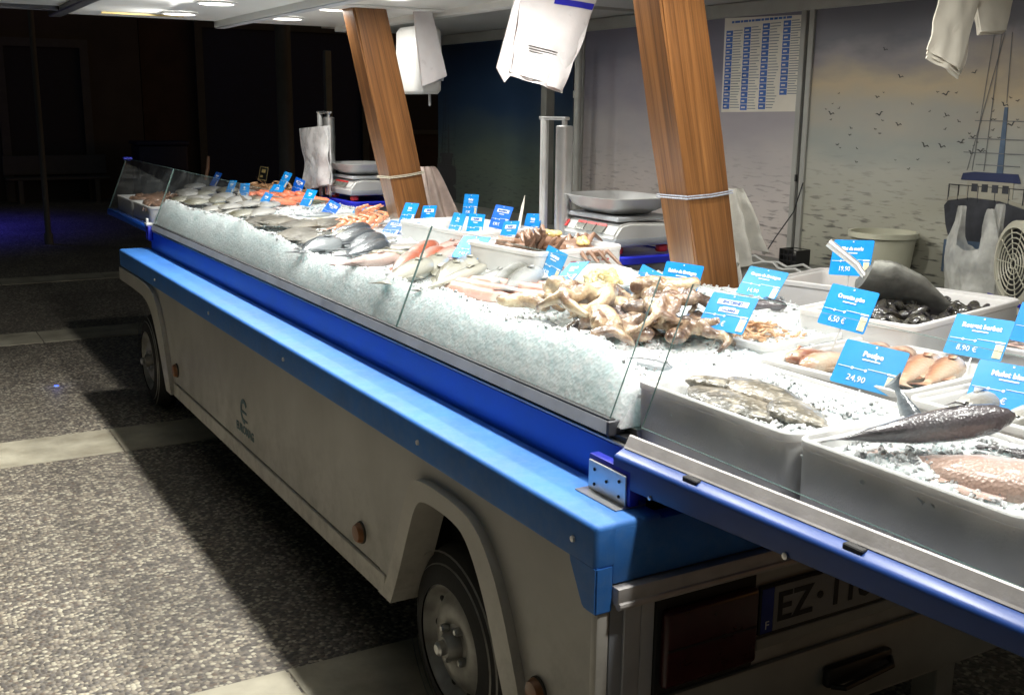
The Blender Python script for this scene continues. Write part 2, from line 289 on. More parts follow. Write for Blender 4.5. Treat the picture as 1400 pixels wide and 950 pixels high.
M['pollack'] = skin('orange_fish_skin', (.52, .40, .30), (.46, .23, .13), (.24, .09, .05), .3, 120, spots=((.55, .38, .26), 24))
M['monk'] = skin('mottled_skate_skin', (.20, .17, .13), (.125, .105, .075), (.07, .06, .042), .34, 70, spots=((.30, .26, .20), 42), bump=.8)
M['fillet'] = mat('pale_pink_fillet', (.72, .50, .43), .35, var=.18, vscale=16, sss=.2, bump=.15, bscale=60)
M['salmon'] = mat('salmon_flesh', (.72, .20, .10), .35, var=.3, vscale=14, sss=.2)
M['prawn'] = mat('orange_prawn_shell', (.72, .29, .15), .3, var=.3, vscale=50, coat=.3)
M['shrimp'] = mat('brown_shrimp_shell', (.46, .27, .14), .35, var=.45, vscale=60, coat=.3)
M['crab'] = mat('brown_crab_shell', (.25, .145, .095), .4, var=.4, vscale=22, bump=.3, bscale=60, coat=.3)
M['crabpale'] = mat('yellow_crab_belly', (.60, .46, .18), .35, var=.3, vscale=40, coat=.3)
M['clam'] = mat('yellow_clam_shell', (.62, .50, .24), .35, var=.35, vscale=60)
M['mussel'] = mat('black_mussel_shell', (.022, .020, .026), .2, var=.5, vscale=70, coat=.6, dirt=(.07, .065, .045))
M['musselflesh'] = mat('mussel_edge', (.30, .25, .15), .4, var=.3, vscale=60)
M['eye'] = mat('fish_eye', (.02, .02, .02), .1, coat=1)
M['lemon'] = mat('orange_peel', (.75, .34, .03), .4, bump=.2, bscale=90)
def octo_mat(name, a, b_, c, sc):
    m = mat(name, b_, .26, var=.2, vscale=sc, bump=.6, bscale=55, coat=.7, sss=.1)
    rp = [n for n in m.node_tree.nodes if n.type == 'VALTORGB'][0]
    rp.color_ramp.elements[0].color = (*a, 1); rp.color_ramp.elements[1].color = (*c, 1); rp.color_ramp.elements[0].position = .37; rp.color_ramp.elements[1].position = .64; x = rp.color_ramp.elements.new(.5); x.color = (*b_, 1)
    return m
M['octo'] = octo_mat('octopus_skin', (.055, .030, .020), (.20, .12, .078), (.44, .32, .20), 15)
M['octopale'] = octo_mat('cream_octopus_skin', (.16, .085, .05), (.46, .33, .20), (.62, .50, .33), 10)
M['octodark'] = octo_mat('dark_octopus_skin', (.02, .018, .02), (.08, .05, .05), (.22, .15, .13), 16)

# ------------------------------------------------------------------ mesh helpers
class MB:
    def __init__(s): s.bm = bmesh.new(); s.mi = 0
    def _m(s, n0):
        s.bm.faces.ensure_lookup_table()
        for f in s.bm.faces[n0:]: f.material_index = s.mi
    def box(s, x0, x1, y0, y1, z0, z1, bev=0, seg=2, mtx=None):
        n0 = len(s.bm.faces)
        m = Matrix.Translation(((x0 + x1) / 2, (y0 + y1) / 2, (z0 + z1) / 2)) @ Matrix.Diagonal((abs(x1 - x0), abs(y1 - y0), abs(z1 - z0), 1))
        if mtx: m = mtx @ m
        g = bmesh.ops.create_cube(s.bm, size=1, matrix=m)
        if bev:
            es = list({e for v in g['verts'] for e in v.link_edges})
            bmesh.ops.bevel(s.bm, geom=es, offset=bev, segments=seg, affect='EDGES', profile=.5, clamp_overlap=True)
            # bevel reorders faces: colour all faces that are new
        s._m(n0 if not bev else max(0, n0)); return s
    def poly(s, pts, faces):
        n0 = len(s.bm.faces); vs = [s.bm.verts.new(p) for p in pts]
        for f in faces:
            try: s.bm.faces.new([vs[i] for i in f])
            except ValueError: pass
        s._m(n0); return s
    def prism(s, pts, d):
        """a flat outline (list of 3D points) pushed along vector d"""
        n = len(pts); d = Vector(d); a = [Vector(p) for p in pts]; b = [p + d for p in a]
        fs = [list(range(n)), list(range(2 * n - 1, n - 1, -1))] + [[i, i + n, (i + 1) % n + n, (i + 1) % n] for i in range(n)]
        s.poly(a + b, fs); return s
    def loft(s, rings, caps=True, closed=True):
        n = len(rings[0]); pts = [p for r in rings for p in r]; fs = []
        for k in range(len(rings) - 1):
            for i in range(n if closed else n - 1):
                j = (i + 1) % n; fs.append([k * n + i, k * n + j, (k + 1) * n + j, (k + 1) * n + i])
        if caps: fs.append(list(range(n - 1, -1, -1))); fs.append([(len(rings) - 1) * n + i for i in range(n)])
        s.poly(pts, fs); return s
    def tube(s, path, rad, n=8, caps=True):
        P = [Vector(p) for p in path]; R = rad if isinstance(rad, (list, tuple)) else [rad] * len(P)
        rings = []; up = Vector((0, 0, 1)); 
        for i, p in enumerate(P):
            t = (P[min(i + 1, len(P) - 1)] - P[max(i - 1, 0)]).normalized()
            if abs(t.dot(up)) > .95: up = Vector((1, 0, 0)) if abs(t.x) < .9 else Vector((0, 1, 0))
            a = t.cross(up).normalized(); b = a.cross(t).normalized()
            rings.append([p + (a * math.cos(2 * PI * k / n) + b * math.sin(2 * PI * k / n)) * R[i] for k in range(n)])
        s.loft(rings, caps); return s
    def lathe(s, prof, axis='Z', c=(0, 0, 0), n=24, caps=True, mtx=None):
        rings = []; c = Vector(c)
        for r, h in prof:
            ring = []
            for k in range(n):
                a = 2 * PI * k / n; u, v = r * math.cos(a), r * math.sin(a)
                p = Vector((u, v, h)) if axis == 'Z' else (Vector((h, u, v)) if axis == 'X' else Vector((v, h, u)))
                p = c + p
                ring.append(mtx @ p if mtx else p)
            rings.append(ring)
        s.loft(rings, caps); return s
    def ball(s, c, r, n=12, mtx=None):
        n0 = len(s.bm.faces); r = r if isinstance(r, (tuple, list)) else (r, r, r)
        m = Matrix.Translation(c) @ (mtx or Matrix()) @ Matrix.Diagonal((*r, 1))
        bmesh.ops.create_uvsphere(s.bm, u_segments=n, v_segments=max(6, n // 2), radius=1, matrix=m); s._m(n0); return s
    def mesh(s, name, mats, smooth=35):
        bmesh.ops.recalc_face_normals(s.bm, faces=s.bm.faces)
        me = bpy.data.meshes.new(name); s.bm.to_mesh(me); s.bm.free()
        for m in (mats if isinstance(mats, (list, tuple)) else [mats]): me.materials.append(M[m] if isinstance(m, str) else m)
        if smooth and len(me.polygons):
            me.shade_smooth(); me.set_sharp_from_angle(angle=math.radians(smooth))
        return me
    def build(s, name, mats, parent=None, world=False, smooth=35):
        if parent is not None and world: bmesh.ops.transform(s.bm, matrix=basis(parent).inverted(), verts=s.bm.verts)
        return link(name, s.mesh(name, mats, smooth), parent)
def basis(o):
    m = o.matrix_basis.copy()
    while o.parent: o = o.parent; m = o.matrix_basis @ m
    return m
def link(name, me, parent=None, mtx=None):
    o = bpy.data.objects.new(name, me); COL.objects.link(o)
    if parent: o.parent = parent
    if mtx is not None: o.matrix_basis = mtx
    return o
def tag(o, label, cat, group=None, kind=None):
    if label: o['label'] = label
    if cat: o['category'] = cat
    if group: o['group'] = group
    if kind: o['kind'] = kind
    return o
def thing(name, label, cat, loc=(0, 0, 0), rz=0, group=None, mtx=None):
    o = bpy.data.objects.new(name, None); COL.objects.link(o); o.empty_display_size = .05
    if mtx is not None: o.matrix_basis = mtx
    else: o.matrix_basis = Matrix.Translation(loc) @ Matrix.Rotation(rz, 4, 'Z')
    return tag(o, label, cat, group)
def dup(root, mtx, label=None, group=None):
    r = root.copy(); COL.objects.link(r); r.matrix_basis = mtx
    if label: r['label'] = label
    if group: r['group'] = group
    for ch in list(root.children):
        c = ch.copy(); COL.objects.link(c); c.parent = r
        for g in ch.children: d = g.copy(); COL.objects.link(d); d.parent = c
    return r
def struct(name, bm, m, label=None): o = bm.build(name, m); tag(o, label, None, None, 'structure'); return o

TXT = {}
def text_mesh(txt, size, mname, weight=0., extr=.0004, align='CENTER'):
    k = (txt, size, mname, weight, align)
    if k in TXT: return TXT[k]
    c = bpy.data.curves.new('t', 'FONT'); c.body = txt; c.size = size; c.extrude = extr; c.offset = weight; c.align_x = align; c.align_y = 'CENTER'; c.resolution_u = 2
    o = bpy.data.objects.new('t', c); COL.objects.link(o); bpy.context.view_layer.update()
    me = bpy.data.meshes.new_from_object(o.evaluated_get(bpy.context.evaluated_depsgraph_get()))
    bpy.data.objects.remove(o); me.materials.clear(); me.materials.append(M[mname]); TXT[k] = me
    return me
def remesh(mb, name, mats, voxel, smooth_it=2):
    me = mb.mesh(name, mats, 0); o = bpy.data.objects.new('tmp', me); COL.objects.link(o)
    r = o.modifiers.new('r', 'REMESH'); r.mode = 'VOXEL'; r.voxel_size = voxel
    sm = o.modifiers.new('s', 'SMOOTH'); sm.iterations = smooth_it; sm.factor = .5
    bpy.context.view_layer.update()
    n = bpy.data.meshes.new_from_object(o.evaluated_get(bpy.context.evaluated_depsgraph_get()))
    bpy.data.objects.remove(o); n.materials.clear()
    for m in (mats if isinstance(mats, (list, tuple)) else [mats]): n.materials.append(M[m])
    n.shade_smooth(); n.name = name
    return n
def fill_strip(outer, inner, x0, x1):
    mb = MB(); n = len(outer)
    rings = [[(x0, *o), (x1, *o), (x1, *i), (x0, *i)] for o, i in zip(outer, inner)]
    mb.loft(rings); return mb
# ------------------------------------------------------------------ prototypes that need evaluation (made while the scene is small)
def wig(p0, p1, n, amp, r0_, r1_, seed, sag=0):
    rnd = random.Random(seed); a = Vector(p0); b = Vector(p1); pts = []; rad = []
    o1, o2, o3 = (Vector((rnd.uniform(-1, 1), rnd.uniform(-1, 1), rnd.uniform(-.3, .5))) for _ in range(3))
    for i in range(n + 1):
        t = i / n; p = a.lerp(b, t) + (o1 * math.sin(PI * t) + o2 * .7 * math.sin(2 * PI * t) + o3 * .45 * math.sin(3 * PI * t)) * amp
        p.z -= sag * math.sin(PI * t); pts.append(p); rad.append(r0_ + (r1_ - r0_) * t)
    return pts, rad
def octopus_mesh(name, size, seed, mats, arms=8, loops=False):
    rnd = random.Random(seed); mb = MB(); s = size
    mb.ball((-.01, 0, .025 * s), (.062 * s, .042 * s, .030 * s), 16); mb.ball((.05 * s, 0, .03 * s), (.036 * s, .036 * s, .03 * s), 12)
    for k in range(arms):
        a = (k + .5) / arms * 2 * PI * .72 - PI * .72 + rnd.uniform(-.2, .2)
        L = s * rnd.uniform(.24, .36); c0 = Vector((.07 * s, 0, .03 * s)); d = Vector((math.cos(a), math.sin(a), 0)); side = Vector((-d.y, d.x, 0)) * rnd.choice((-1, 1))
        pts = []; rad = []; N = 14; turn = rnd.uniform(2.4, 6.0)
        p = c0.copy(); ang = 0
        for i in range(N + 1):
            t = i / N; pts.append(p.copy() + Vector((0, 0, .036 * s * math.sin(t * PI * 1.3) * rnd.uniform(.6, 1.3)))); rad.append(s * (.026 * (1 - t) ** .8 + .0065) * (1 + .10 * math.sin(i * 2.2 + k)))
            ang = turn * t * t; p = p + (d * math.cos(ang) + side * math.sin(ang)) * L / N; p.z = max(.012 * s, p.z - .02 * s / N)
        mb.tube(pts, rad, 8)
    return remesh(mb, name, mats, .0085 * max(s, .6), 2)
OCT = [octopus_mesh('octopus_body', 1.15, 3, 'octopale'), octopus_mesh('octopus_body', 1.0, 11, 'octo'), octopus_mesh('octopus_body', .95, 23, 'octodark'), octopus_mesh('octopus_body', 1.05, 31, 'octo')]
def fold_mesh(name, s, seed, m):
    """a heavy white mantle folded over itself"""
    mb = MB()
    for k in range(3):
        pts, rad = wig((-.11 * s, (-.04 + .035 * k) * s, .03 * s), (.11 * s, (-.02 + .03 * k) * s, .05 * s), 10, .035 * s, .034 * s, .022 * s, seed + k)
        mb.tube(pts, [r * (.75 + .35 * math.sin(PI * i / 10)) for i, r in enumerate(rad)], 10)
    return remesh(mb, name, m, .007, 2)
FOLD = [fold_mesh('mantle', 1.1, 5, 'octopale'), fold_mesh('mantle', 1.0, 40, 'octopale')]
def crab_mesh(seed):
    mb = MB(); rnd = random.Random(seed)
    mb.ball((0, 0, .035), (.085, .058, .03), 18)
    for sgn in (-1, 1):
        mb.tube([(.05 * sgn, .045, .03), (.105 * sgn, .085, .035), (.10 * sgn, .13, .035), (.06 * sgn, .15, .03)], [.016, .02, .027, .012], 8)
        mb.tube([(.10 * sgn, .12, .035), (.075 * sgn, .155, .045), (.045 * sgn, .16, .04)], [.014, .012, .005], 6)
        for k in range(4):
            y = .02 - .024 * k; ex = .14 + .012 * (k % 2)
            mb.tube([(.07 * sgn, y, .03), (.115 * sgn, y - .01 - .008 * k, .055), (ex * sgn, y - .03 - .012 * k, .02), ((ex + .012) * sgn, y - .045 - .014 * k, .005)], [.012, .010, .008, .003], 6)
    return remesh(mb, 'crab_body', 'crab', .0055, 1)
CRAB = crab_mesh(1)
def crab_belly():
    mb = MB()
    for k in range(6): mb.ball((random.uniform(-.04, .04), random.uniform(-.03, .03), .068), (.02, .014, .011), 8)
    return mb.mesh('belly', 'crabpale')
CRABB = crab_belly()
# words used on cards: made now so that the depsgraph stays small
def card_words(title): text_mesh(title, .0155 if len(title) < 13 else .0125, 'white', .0006)

# ------------------------------------------------------------------ setting
GZ = -.10
g = MB(); g.box(-60, 70, -40, 120, GZ - .2, GZ); struct('paving', g, 'ground', 'dark washed aggregate paving with pale chips')
for k, (y1, xa, xb) in enumerate(((1.40, -9.41, 9), (4.48, -9.41, 9), (7.55, -9.41, 9), (10.62, -9.41, 9))):
    x = xa; i = 0
    while x < xb:
        w = 1.02; g = MB(); g.box(x + .004, x + w - .004, y1 - .455, y1, GZ - .002, GZ + .004, .002, 1)
        x += w
        if i == 0: allb = g
        else:
            me = g.mesh('t', 'stone', 0); allb.bm.from_mesh(me); bpy.data.meshes.remove(me)
        i += 1
    struct('paving_strip', allb, 'stone', 'pale stone slab strip across the aggregate paving')

# ------------------------------------------------------------------ trailer
T = thing('market_trailer', 'white market stall trailer with blue ledge and ice display, standing on two visible wheels', 'trailer', (0, 0, GZ))
def part(mb, name, m, parent=None, smooth=35): return mb.build(name, m, parent or T, world=True, smooth=smooth)
NI = [(.335, .20), (.374, .268), (.472, .484), (.571, .612), (.654, .637), (.832, .634), (.88, .603), (.921, .523), (.996, .358), (1.035, .28), (1.062, .228)]
NO = [(.262, .20), (.297, .308), (.405, .546), (.512, .662), (.640, .690), (.879, .687), (.928, .646), (.965, .575), (1.085, .300), (1.130, .245), (1.160, .228)]
FI = [(3.985, .215), (3.999, .229), (4.120, .45), (4.25, .60), (4.38, .648), (4.55, .660), (5.09, .660)]
FO = [(3.885, .215), (3.895, .245), (4.013, .535), (4.143, .690), (4.30, .732), (4.5, .741), (5.09, .735)]
mid = lambda a, b: [((p[0] + q[0]) / 2, (p[1] + q[1]) / 2) for p, q in zip(a, b)]
def soft(P, n=2):
    for _ in range(n):
        Q = [P[0]]
        for a, b in zip(P, P[1:]): Q += [(a[0] * .75 + b[0] * .25, a[1] * .75 + b[1] * .25), (a[0] * .25 + b[0] * .75, a[1] * .25 + b[1] * .75)]
        P = Q + [P[-1]]
    return P
NI, NO, FI, FO = soft(NI), soft(NO), soft(FI), soft(FO)
nm, fm = mid(NI, NO), mid(FI, FO)
out = [(.02, .76), (.02, .14)] + nm + [(1.2, .285), (3.83, .285)] + fm + [(5.09, .76)]
mb = MB(); mb.prism([(.02, y, z) for y, z in out], (.03, 0, 0)); part(mb, 'side_panel', 'body', smooth=0)
mb = MB(); mb.box(.014, .05, 1.15, 3.89, .205, .279, .004, 1); part(mb, 'sill', 'trim')
mb = MB(); mb.box(.024, .06, 1.15, 3.89, .272, .292); part(mb, 'seam', 'groove')
part(fill_strip(NO, NI, -.006, .10), 'wheel_arch', 'trim', smooth=25)
part(fill_strip(FO, FI, -.004, .10), 'wheel_arch', 'trim', smooth=25)
# hull: dark inside, behind the wheels
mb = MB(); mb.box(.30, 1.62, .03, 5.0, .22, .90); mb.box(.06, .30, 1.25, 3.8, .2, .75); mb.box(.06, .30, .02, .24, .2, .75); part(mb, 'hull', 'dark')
mb = MB(); mb.box(1.62, 1.66, .0, 5.06, .14, .9); part(mb, 'side_panel', 'body')
# blue ledge with rounded front edge
mb = MB(); mb.box(0, .178, 0, 5.075, .742, .845, .013, 4); lg = part(mb, 'ledge', 'ledge')
mb = MB(); mb.prism([(.0015, -.002, .752), (.0015, .112, .752), (.0015, .094, .738), (.0015, .052, .650), (.0015, .042, .643), (.0015, -.002, .643)], (.046, 0, 0)); bmesh.ops.bevel(mb.bm, geom=mb.bm.edges[:], offset=.004, segments=2, affect='EDGES'); part(mb, 'corner_drop', 'ledge', lg)
mb = MB()
for y in (4.12, 3.05, 2.02, .87, .085): mb.lathe([(.001, -.006), (.007, -.005), (.008, 0)], 'X', (0, y, .79), 10)
part(mb, 'screw_heads', 'steel', lg)
mb = MB(); mb.box(.046, 1.64, -.001, .05, .705, .835, .006, 2); part(mb, 'rear_apron', 'ledge')
# upstand and rail
mb = MB(); mb.box(.178, .24, .14, 5.01, .80, .950, .004, 1); part(mb, 'upstand', 'upstand')
mb = MB(); mb.box(.172, .2, .145, 5.01, .9515, .957, .001, 1); rl = part(mb, 'rail', 'alu')
mb = MB(); mb.box(.182, .21, .15, 5.01, .9575, .972); part(mb, 'slot', 'black', rl)
mb = MB(); mb.prism([(.160, .2, .971), (.168, .2, .999), (.205, .2, .999), (.205, .2, .971)], (0, 4.7, 0)); part(mb, 'glazing_bead', 'anod', rl, smooth=0)
mb = MB(); mb.box(.1695, .186, .2, 4.9, 1.0, 1.0045); part(mb, 'gasket', 'black', rl)
mb = MB(); mb.box(.159, .206, .190, .1995, .968, 1.003, .002, 1); part(mb, 'end_cap', 'darkalu', rl)
# glass panes, leaning back over the ice
GT = lambda z: .175 + (z - 1.0) * .405
def pane(y0, y1, z0=1.0, z1=1.325, t=.005):
    mb = MB(); a, b = GT(z0), GT(z1)
    P = [(a, y0, z0), (a, y1, z0), (b, y1, z1), (b, y0, z1)]; Q = [(x + t, y, z) for x, y, z in P]
    mb.poly(P + Q, [[0, 1, 2, 3], [7, 6, 5, 4]]); mb.mi = 1
    mb.poly(P + Q, [[0, 4, 5, 1], [1, 5, 6, 2], [2, 6, 7, 3], [3, 7, 4, 0]])
    return part(mb, 'glass_pane', ['glass', 'glassedge'], smooth=0)
pane(.212, 1.406); pane(1.411, 4.886); pane(4.893, 6.28, .985); pane(-1.16, .095, 1.012)
mb = MB(); mb.poly([(.18, 6.285, .985), (.30, 6.285, 1.30), (.8, 6.285, 1.02), (.8, 6.285, .985)] + [(.18, 6.29, .985), (.30, 6.29, 1.30), (.8, 6.29, 1.02), (.8, 6.29, .985)], [[0, 1, 2, 3], [7, 6, 5, 4]]); mb.mi = 1
mb.poly([(.30, 6.285, 1.30), (.8, 6.285, 1.02), (.8, 6.29, 1.02), (.30, 6.29, 1.30)], [[0, 1, 2, 3]]); part(mb, 'glass_pane', ['glass', 'glassedge'], smooth=0)
mb = MB(); mb.box(.285, .345, 6.25, 6.295, 1.318, 1.334, .004, 1); part(mb, 'corner_clip', 'capblue')
# display tray
mb = MB(); mb.box(.215, 1.30, .155, 5.0, .93, .985); part(mb, 'display_tray', 'alu')
mb = MB(); mb.box(1.30, 1.72, .6, 5.0, .90, .935); mb.box(1.28, 1.305, .155, 5.0, .86, 1.02); part(mb, 'inner_counter', 'alu')
# folding extension shelves
def skew(x0, x1, y0, y1, za0, za1, zb0, zb1):
    """bar whose heights run from za (at y0) to zb (at y1)"""
    mb = MB(); mb.loft([[(x0, y0, za0), (x1, y0, za0), (x1, y0, za1), (x0, y0, za1)], [(x0, y1, zb0), (x1, y1, zb0), (x1, y1, zb1), (x0, y1, zb1)]]); return mb
mb = MB(); sec = lambda y, zt, zb: [(.168, y, zt), (.150, y, zt - .001), (.132, y, zt - .010), (.127, y, zt - .013), (.1245, y, zt - .017), (.124, y, zt - .022), (.124, y, zb), (.134, y, zb - .006), (1.28, y, zb - .006), (1.28, y, zt - .036), (.172, y, zt - .036)]
mb.loft([sec(.118, .9635, .886), sec(-1.16, .9985, .953)]); sh = part(mb, 'folding_shelf', 'armblue', smooth=50)
mb = skew(.175, 1.26, .116, -1.15, .930, .946, .966, .978); part(mb, 'shelf_top', 'epsgrey', sh, smooth=0)
mb = MB(); sec = lambda y, z: [(.150, y, z), (.153, y, z + .004), (.164, y, z + .026), (.168, y, z + .028), (.168, y, z)]
mb.loft([sec(.116, .9645), sec(-1.15, .9990)]); part(mb, 'shelf_edge', 'brushed', sh, smooth=0)
for y in (-.13, -.56): mb = MB(); mb.box(.134, .152, y - .022, y + .022, .955 - .0274 * y, .967 - .0274 * y, .002, 1); part(mb, 'catch', 'black', sh)
mb = MB(); mb.lathe([(.001, -.004), (.007, -.003), (.007, .01)], 'X', (.1235, -.42, .915), 10); mb.lathe([(.001, -.004), (.005, -.003), (.005, .01)], 'X', (.1235, -.02, .895), 10); part(mb, 'bolt_heads', 'alu', sh)
mb = MB(); mb.box(.165, 1.1, 5.03, 6.33, .935, .978, .008, 2); sh2 = part(mb, 'folding_shelf', 'upstand')
mb = MB(); mb.box(.150, .178, 4.94, 5.02, .90, .985, .006, 2); part(mb, 'corner_clip', 'capblue')
mb = MB(); mb.box(.146, .19, 4.965, 5.035, .986, 1.002, .004, 2); mb.box(.15, .165, 4.98, 5.0, 1.0, 1.03, .003, 1); part(mb, 'white_clamp', 'scalewhite')
# latch bracket on the ledge
mb = MB(); mb.box(.088, .172, .055, .215, .8455, .8485, .001, 1); br = part(mb, 'bracket_plate', 'alu')
mb = MB(); mb.box(.118, .123, .062, .205, .8487, .918, .001, 1); part(mb, 'bracket_flange', 'steel', br)
mb = MB(); mb.box(.1235, .150, .052, .212, .8487, .930, .003, 2); part(mb, 'bracket_block', 'capblue', br)
mb = MB()
for y, z in ((.085, .90), (.085, .865), (.18, .90), (.18, .865), (.133, .885)): mb.lathe([(.001, -.003), (.004, -.002), (.004, 0)], 'X', (.1178, y, z), 8)
part(mb, 'screw_heads', 'dark', br)
# rear face
mb = MB(); mb.box(.02, 1.62, .012, .028, .2, .705); rear = part(mb, 'rear_panel', 'body')
mb = MB(); mb.box(.012, .045, .004, .03, .14, .72, .006, 2); part(mb, 'corner_post', 'trim')
mb = MB(); mb.box(.048, .082, .006, .02, .14, .66); part(mb, 'rubber_strip', 'scalegrey')
mb = MB(); mb.box(.083, .128, .001, .02, .14, .655, .002, 1); mb.box(.132, .168, .004, .02, .14, .655, .002, 1); part(mb, 'corner_profile', 'anod')
mb = MB(); mb.box(.048, 1.62, -.022, .012, .660, .702, .003, 2); mb.lathe([(.010, .05), (.010, 1.62)], 'X', (0, -.018, .662), 10); part(mb, 'drip_rail', 'brushed')
mb = MB(); mb.box(.172, .470, .004, .024, .40, .64, .004, 1); part(mb, 'light_surround', 'dark')
mb = MB(); mb.box(.184, .460, -.022, .006, .425, .615, .012, 3); tl = part(mb, 'tail_light', 'redlens')
mb = MB(); mb.box(.19, .45, -.0235, -.0215, .518, .523); part(mb, 'lens_rib', 'black', tl)
pl = part((lambda mb: mb.box(.478, 1.0, -.004, .010, .478, .603, .003, 1))(MB()), 'number_plate', 'ink')
mb = MB(); mb.box(.520, .994, -.0055, -.0035, .484, .598); part(mb, 'plate_face', 'platewhite', pl)
mb = MB(); mb.box(.481, .518, -.0055, -.0035, .484, .598); part(mb, 'plate_band', 'plateblue', pl)
def put_text(txt, size, m, loc, rot, parent, name='lettering', weight=0., align='CENTER'):
    me = text_mesh(txt, size, m, weight, align=align)
    return link(name, me, parent, basis(parent).inverted() @ Matrix.LocRotScale(Vector(loc), Euler(rot), Vector((1, 1, 1))))
put_text('EZ', .105, 'ink', (.527, -.0065, .539), (PI / 2, 0, 0), pl, 'lettering', .002, 'LEFT')
put_text('·', .12, 'ink', (.672, -.0065, .539), (PI / 2, 0, 0), pl, 'lettering', .003)
put_text('118', .105, 'ink', (.70, -.0065, .539), (PI / 2, 0, 0), pl, 'lettering', .002, 'LEFT')
put_text('F', .03, 'white', (.4995, -.0065, .503), (PI / 2, 0, 0), pl, 'lettering')
mb = MB(); mb.box(.475, 1.62, -.001, .0125, .440, .470, .002, 1); mb.box(.172, 1.62, -.006, .0125, .215, .400, .01, 2); part(mb, 'bumper', 'framegrey')
mb = MB(); mb.box(.70, .93, -.03, -.005, .290, .345, .008, 2); mb.tube([(.71, -.03, .298), (.73, -.055, .300), (.90, -.055, .318), (.92, -.03, .322)], .008, 8); part(mb, 'handle', 'black')
mb = MB(); mb.box(1.18, 1.26, .02, .10, GZ, .24, .004, 1); mb.box(1.13, 1.31, -.03, .15, GZ, GZ + .02, .004, 1); part(mb, 'support_leg', 'framegrey')
# side markers
for y, z in ((3.812, .360), (1.343, .352), (.245, .34)):
    mb = MB(); mb.lathe([(.034, 0), (.034, -.012), (.027, -.024), (.010, -.027)], 'X', (.02, y, z), 20); ml = part(mb, 'side_marker', 'amber')
    mb = MB(); mb.lathe([(.037, 0), (.037, -.006), (.0345, -.0075)], 'X', (.0195, y, z), 20, False); part(mb, 'marker_ring', 'groove', ml)
# maker's mark
lr = (PI / 2, 0, -PI / 2)
put_text('EUROMAG', .052, 'logo', (.0185, 2.625, .350), lr, T, 'lettering', .0015)
mb = MB(); N_ = 16; arc = [(.0180, 2.63 + .05 * math.cos(a), .435 + .055 * math.sin(a)) for a in [(-.55 + 1.35 * i / N_) * PI for i in range(N_ + 1)]]
inn = [(.0180, 2.63 + .032 * math.cos(a), .435 + .036 * math.sin(a)) for a in [(-.55 + 1.35 * i / N_) * PI for i in range(N_ + 1)]]
mb.loft([[p, q, (q[0] + .001, q[1], q[2]), (p[0] + .001, p[1], p[2])] for p, q in zip(arc, inn)]); mb.box(.0180, .0190, 2.595, 2.665, .426, .437); mb.box(.0180, .0190, 2.585, 2.63, .392, .402); part(mb, 'emblem', 'logo', smooth=0)
# wheels
def wheel(y):
    z = GZ + .29; x = .055 if y < 2 else .078
    mb = MB(); pr = []
    for a in range(0, 11):
        t = a / 10; pr.append((.178 + .112 * math.sin(t * PI) ** .45 if 0 < a < 10 else .178, .165 * (t - .5)))
    rings = mb.lathe([(r, h) for r, h in pr], 'X', (x + .085, y, z), 48, False)
    w = part(mb, 'wheel', 'rubber', smooth=50); w.data.name = 'tyre'
    mb = MB()
    for r in (.272, .235): mb.lathe([(r, -.001), (r + .004, .003)], 'X', (x + .008, y, z), 48, False)
    mb.lathe([(.182, .03), (.182, .0), (.174, -.003), (.168, .010), (.160, .030), (.150, .038), (.128, .020), (.100, .008), (.075, .012), (.06, .020), (.045, .016), (.040, -.012), (.030, -.022), (.001, -.024)], 'X', (x + .01, y, z), 40, False)
    rim = part(mb, 'rim', 'rim', w, smooth=40)
    mb = MB()
    for k in range(10):
        a = 2 * PI * k / 10; mb.ball((x + .045, y + .158 * math.cos(a), z + .158 * math.sin(a)), (.004, .020, .013), 8, Matrix.Rotation(a, 4, 'X'))
    part(mb, 'rim_holes', 'dark', w)
    mb = MB()
    for k in range(4):
        a = 2 * PI * k / 4 + .5; mb.lathe([(.013, .03), (.013, .002), (.008, -.004), (.001, -.004)], 'X', (x + .01, y + .062 * math.cos(a), z + .062 * math.sin(a)), 6)
    mb.lathe([(.022, .0), (.022, -.03), (.014, -.036), (.001, -.036)], 'X', (x, y, z), 16); part(mb, 'wheel_nuts', 'alu', w)
wheel(.80); wheel(4.85)

# ------------------------------------------------------------------ canopy
CZ = 2.2
K = thing('canopy', 'white panelled canopy with round ceiling lights over the fish stall', 'canopy', (.5, 1.8, CZ))
def kp(mb, name, m, parent=None, smooth=35): return mb.build(name, m, parent or K, world=True, smooth=smooth)
mb = MB(); mb.box(-.215, .67, -1.9, 5.15, CZ, CZ + .05); mb.box(.735, 1.44, -1.9, 5.15, CZ, CZ + .05); kp(mb, 'ceiling_panel', 'roof')
mb = MB(); mb.box(.67, .735, -1.9, 5.19, CZ - .035, CZ + .05, .004, 1); kp(mb, 'beam', 'roof')
mb = MB(); mb.box(.675, .73, -1.89, 5.18, CZ - .041, CZ - .036); kp(mb, 'beam_cover', 'anod')
mb = MB(); mb.box(-.285, -.215, -1.9, 5.17, CZ - .02, CZ + .06, .006, 1); kp(mb, 'hinge_profile', 'darkalu')
mb = MB(); mb.box(-1.0, -.285, -1.9, 4.75, CZ + .01, CZ + .05); kp(mb, 'front_flap', 'roof')
mb = MB(); mb.box(-1.0, -.285, 4.752, 4.79, CZ - .015, CZ + .055, .004, 1); kp(mb, 'flap_edge', 'darkalu')
mb = MB(); mb.box(.69, 1.50, 3.55, 3.80, CZ - .012, CZ - .001, .002, 1); kp(mb, 'cross_rail', 'roof')
mb = MB(); mb.box(1.44, 1.52, -1.9, 5.15, CZ - .03, CZ + .05, .004, 1); kp(mb, 'beam', 'roof')
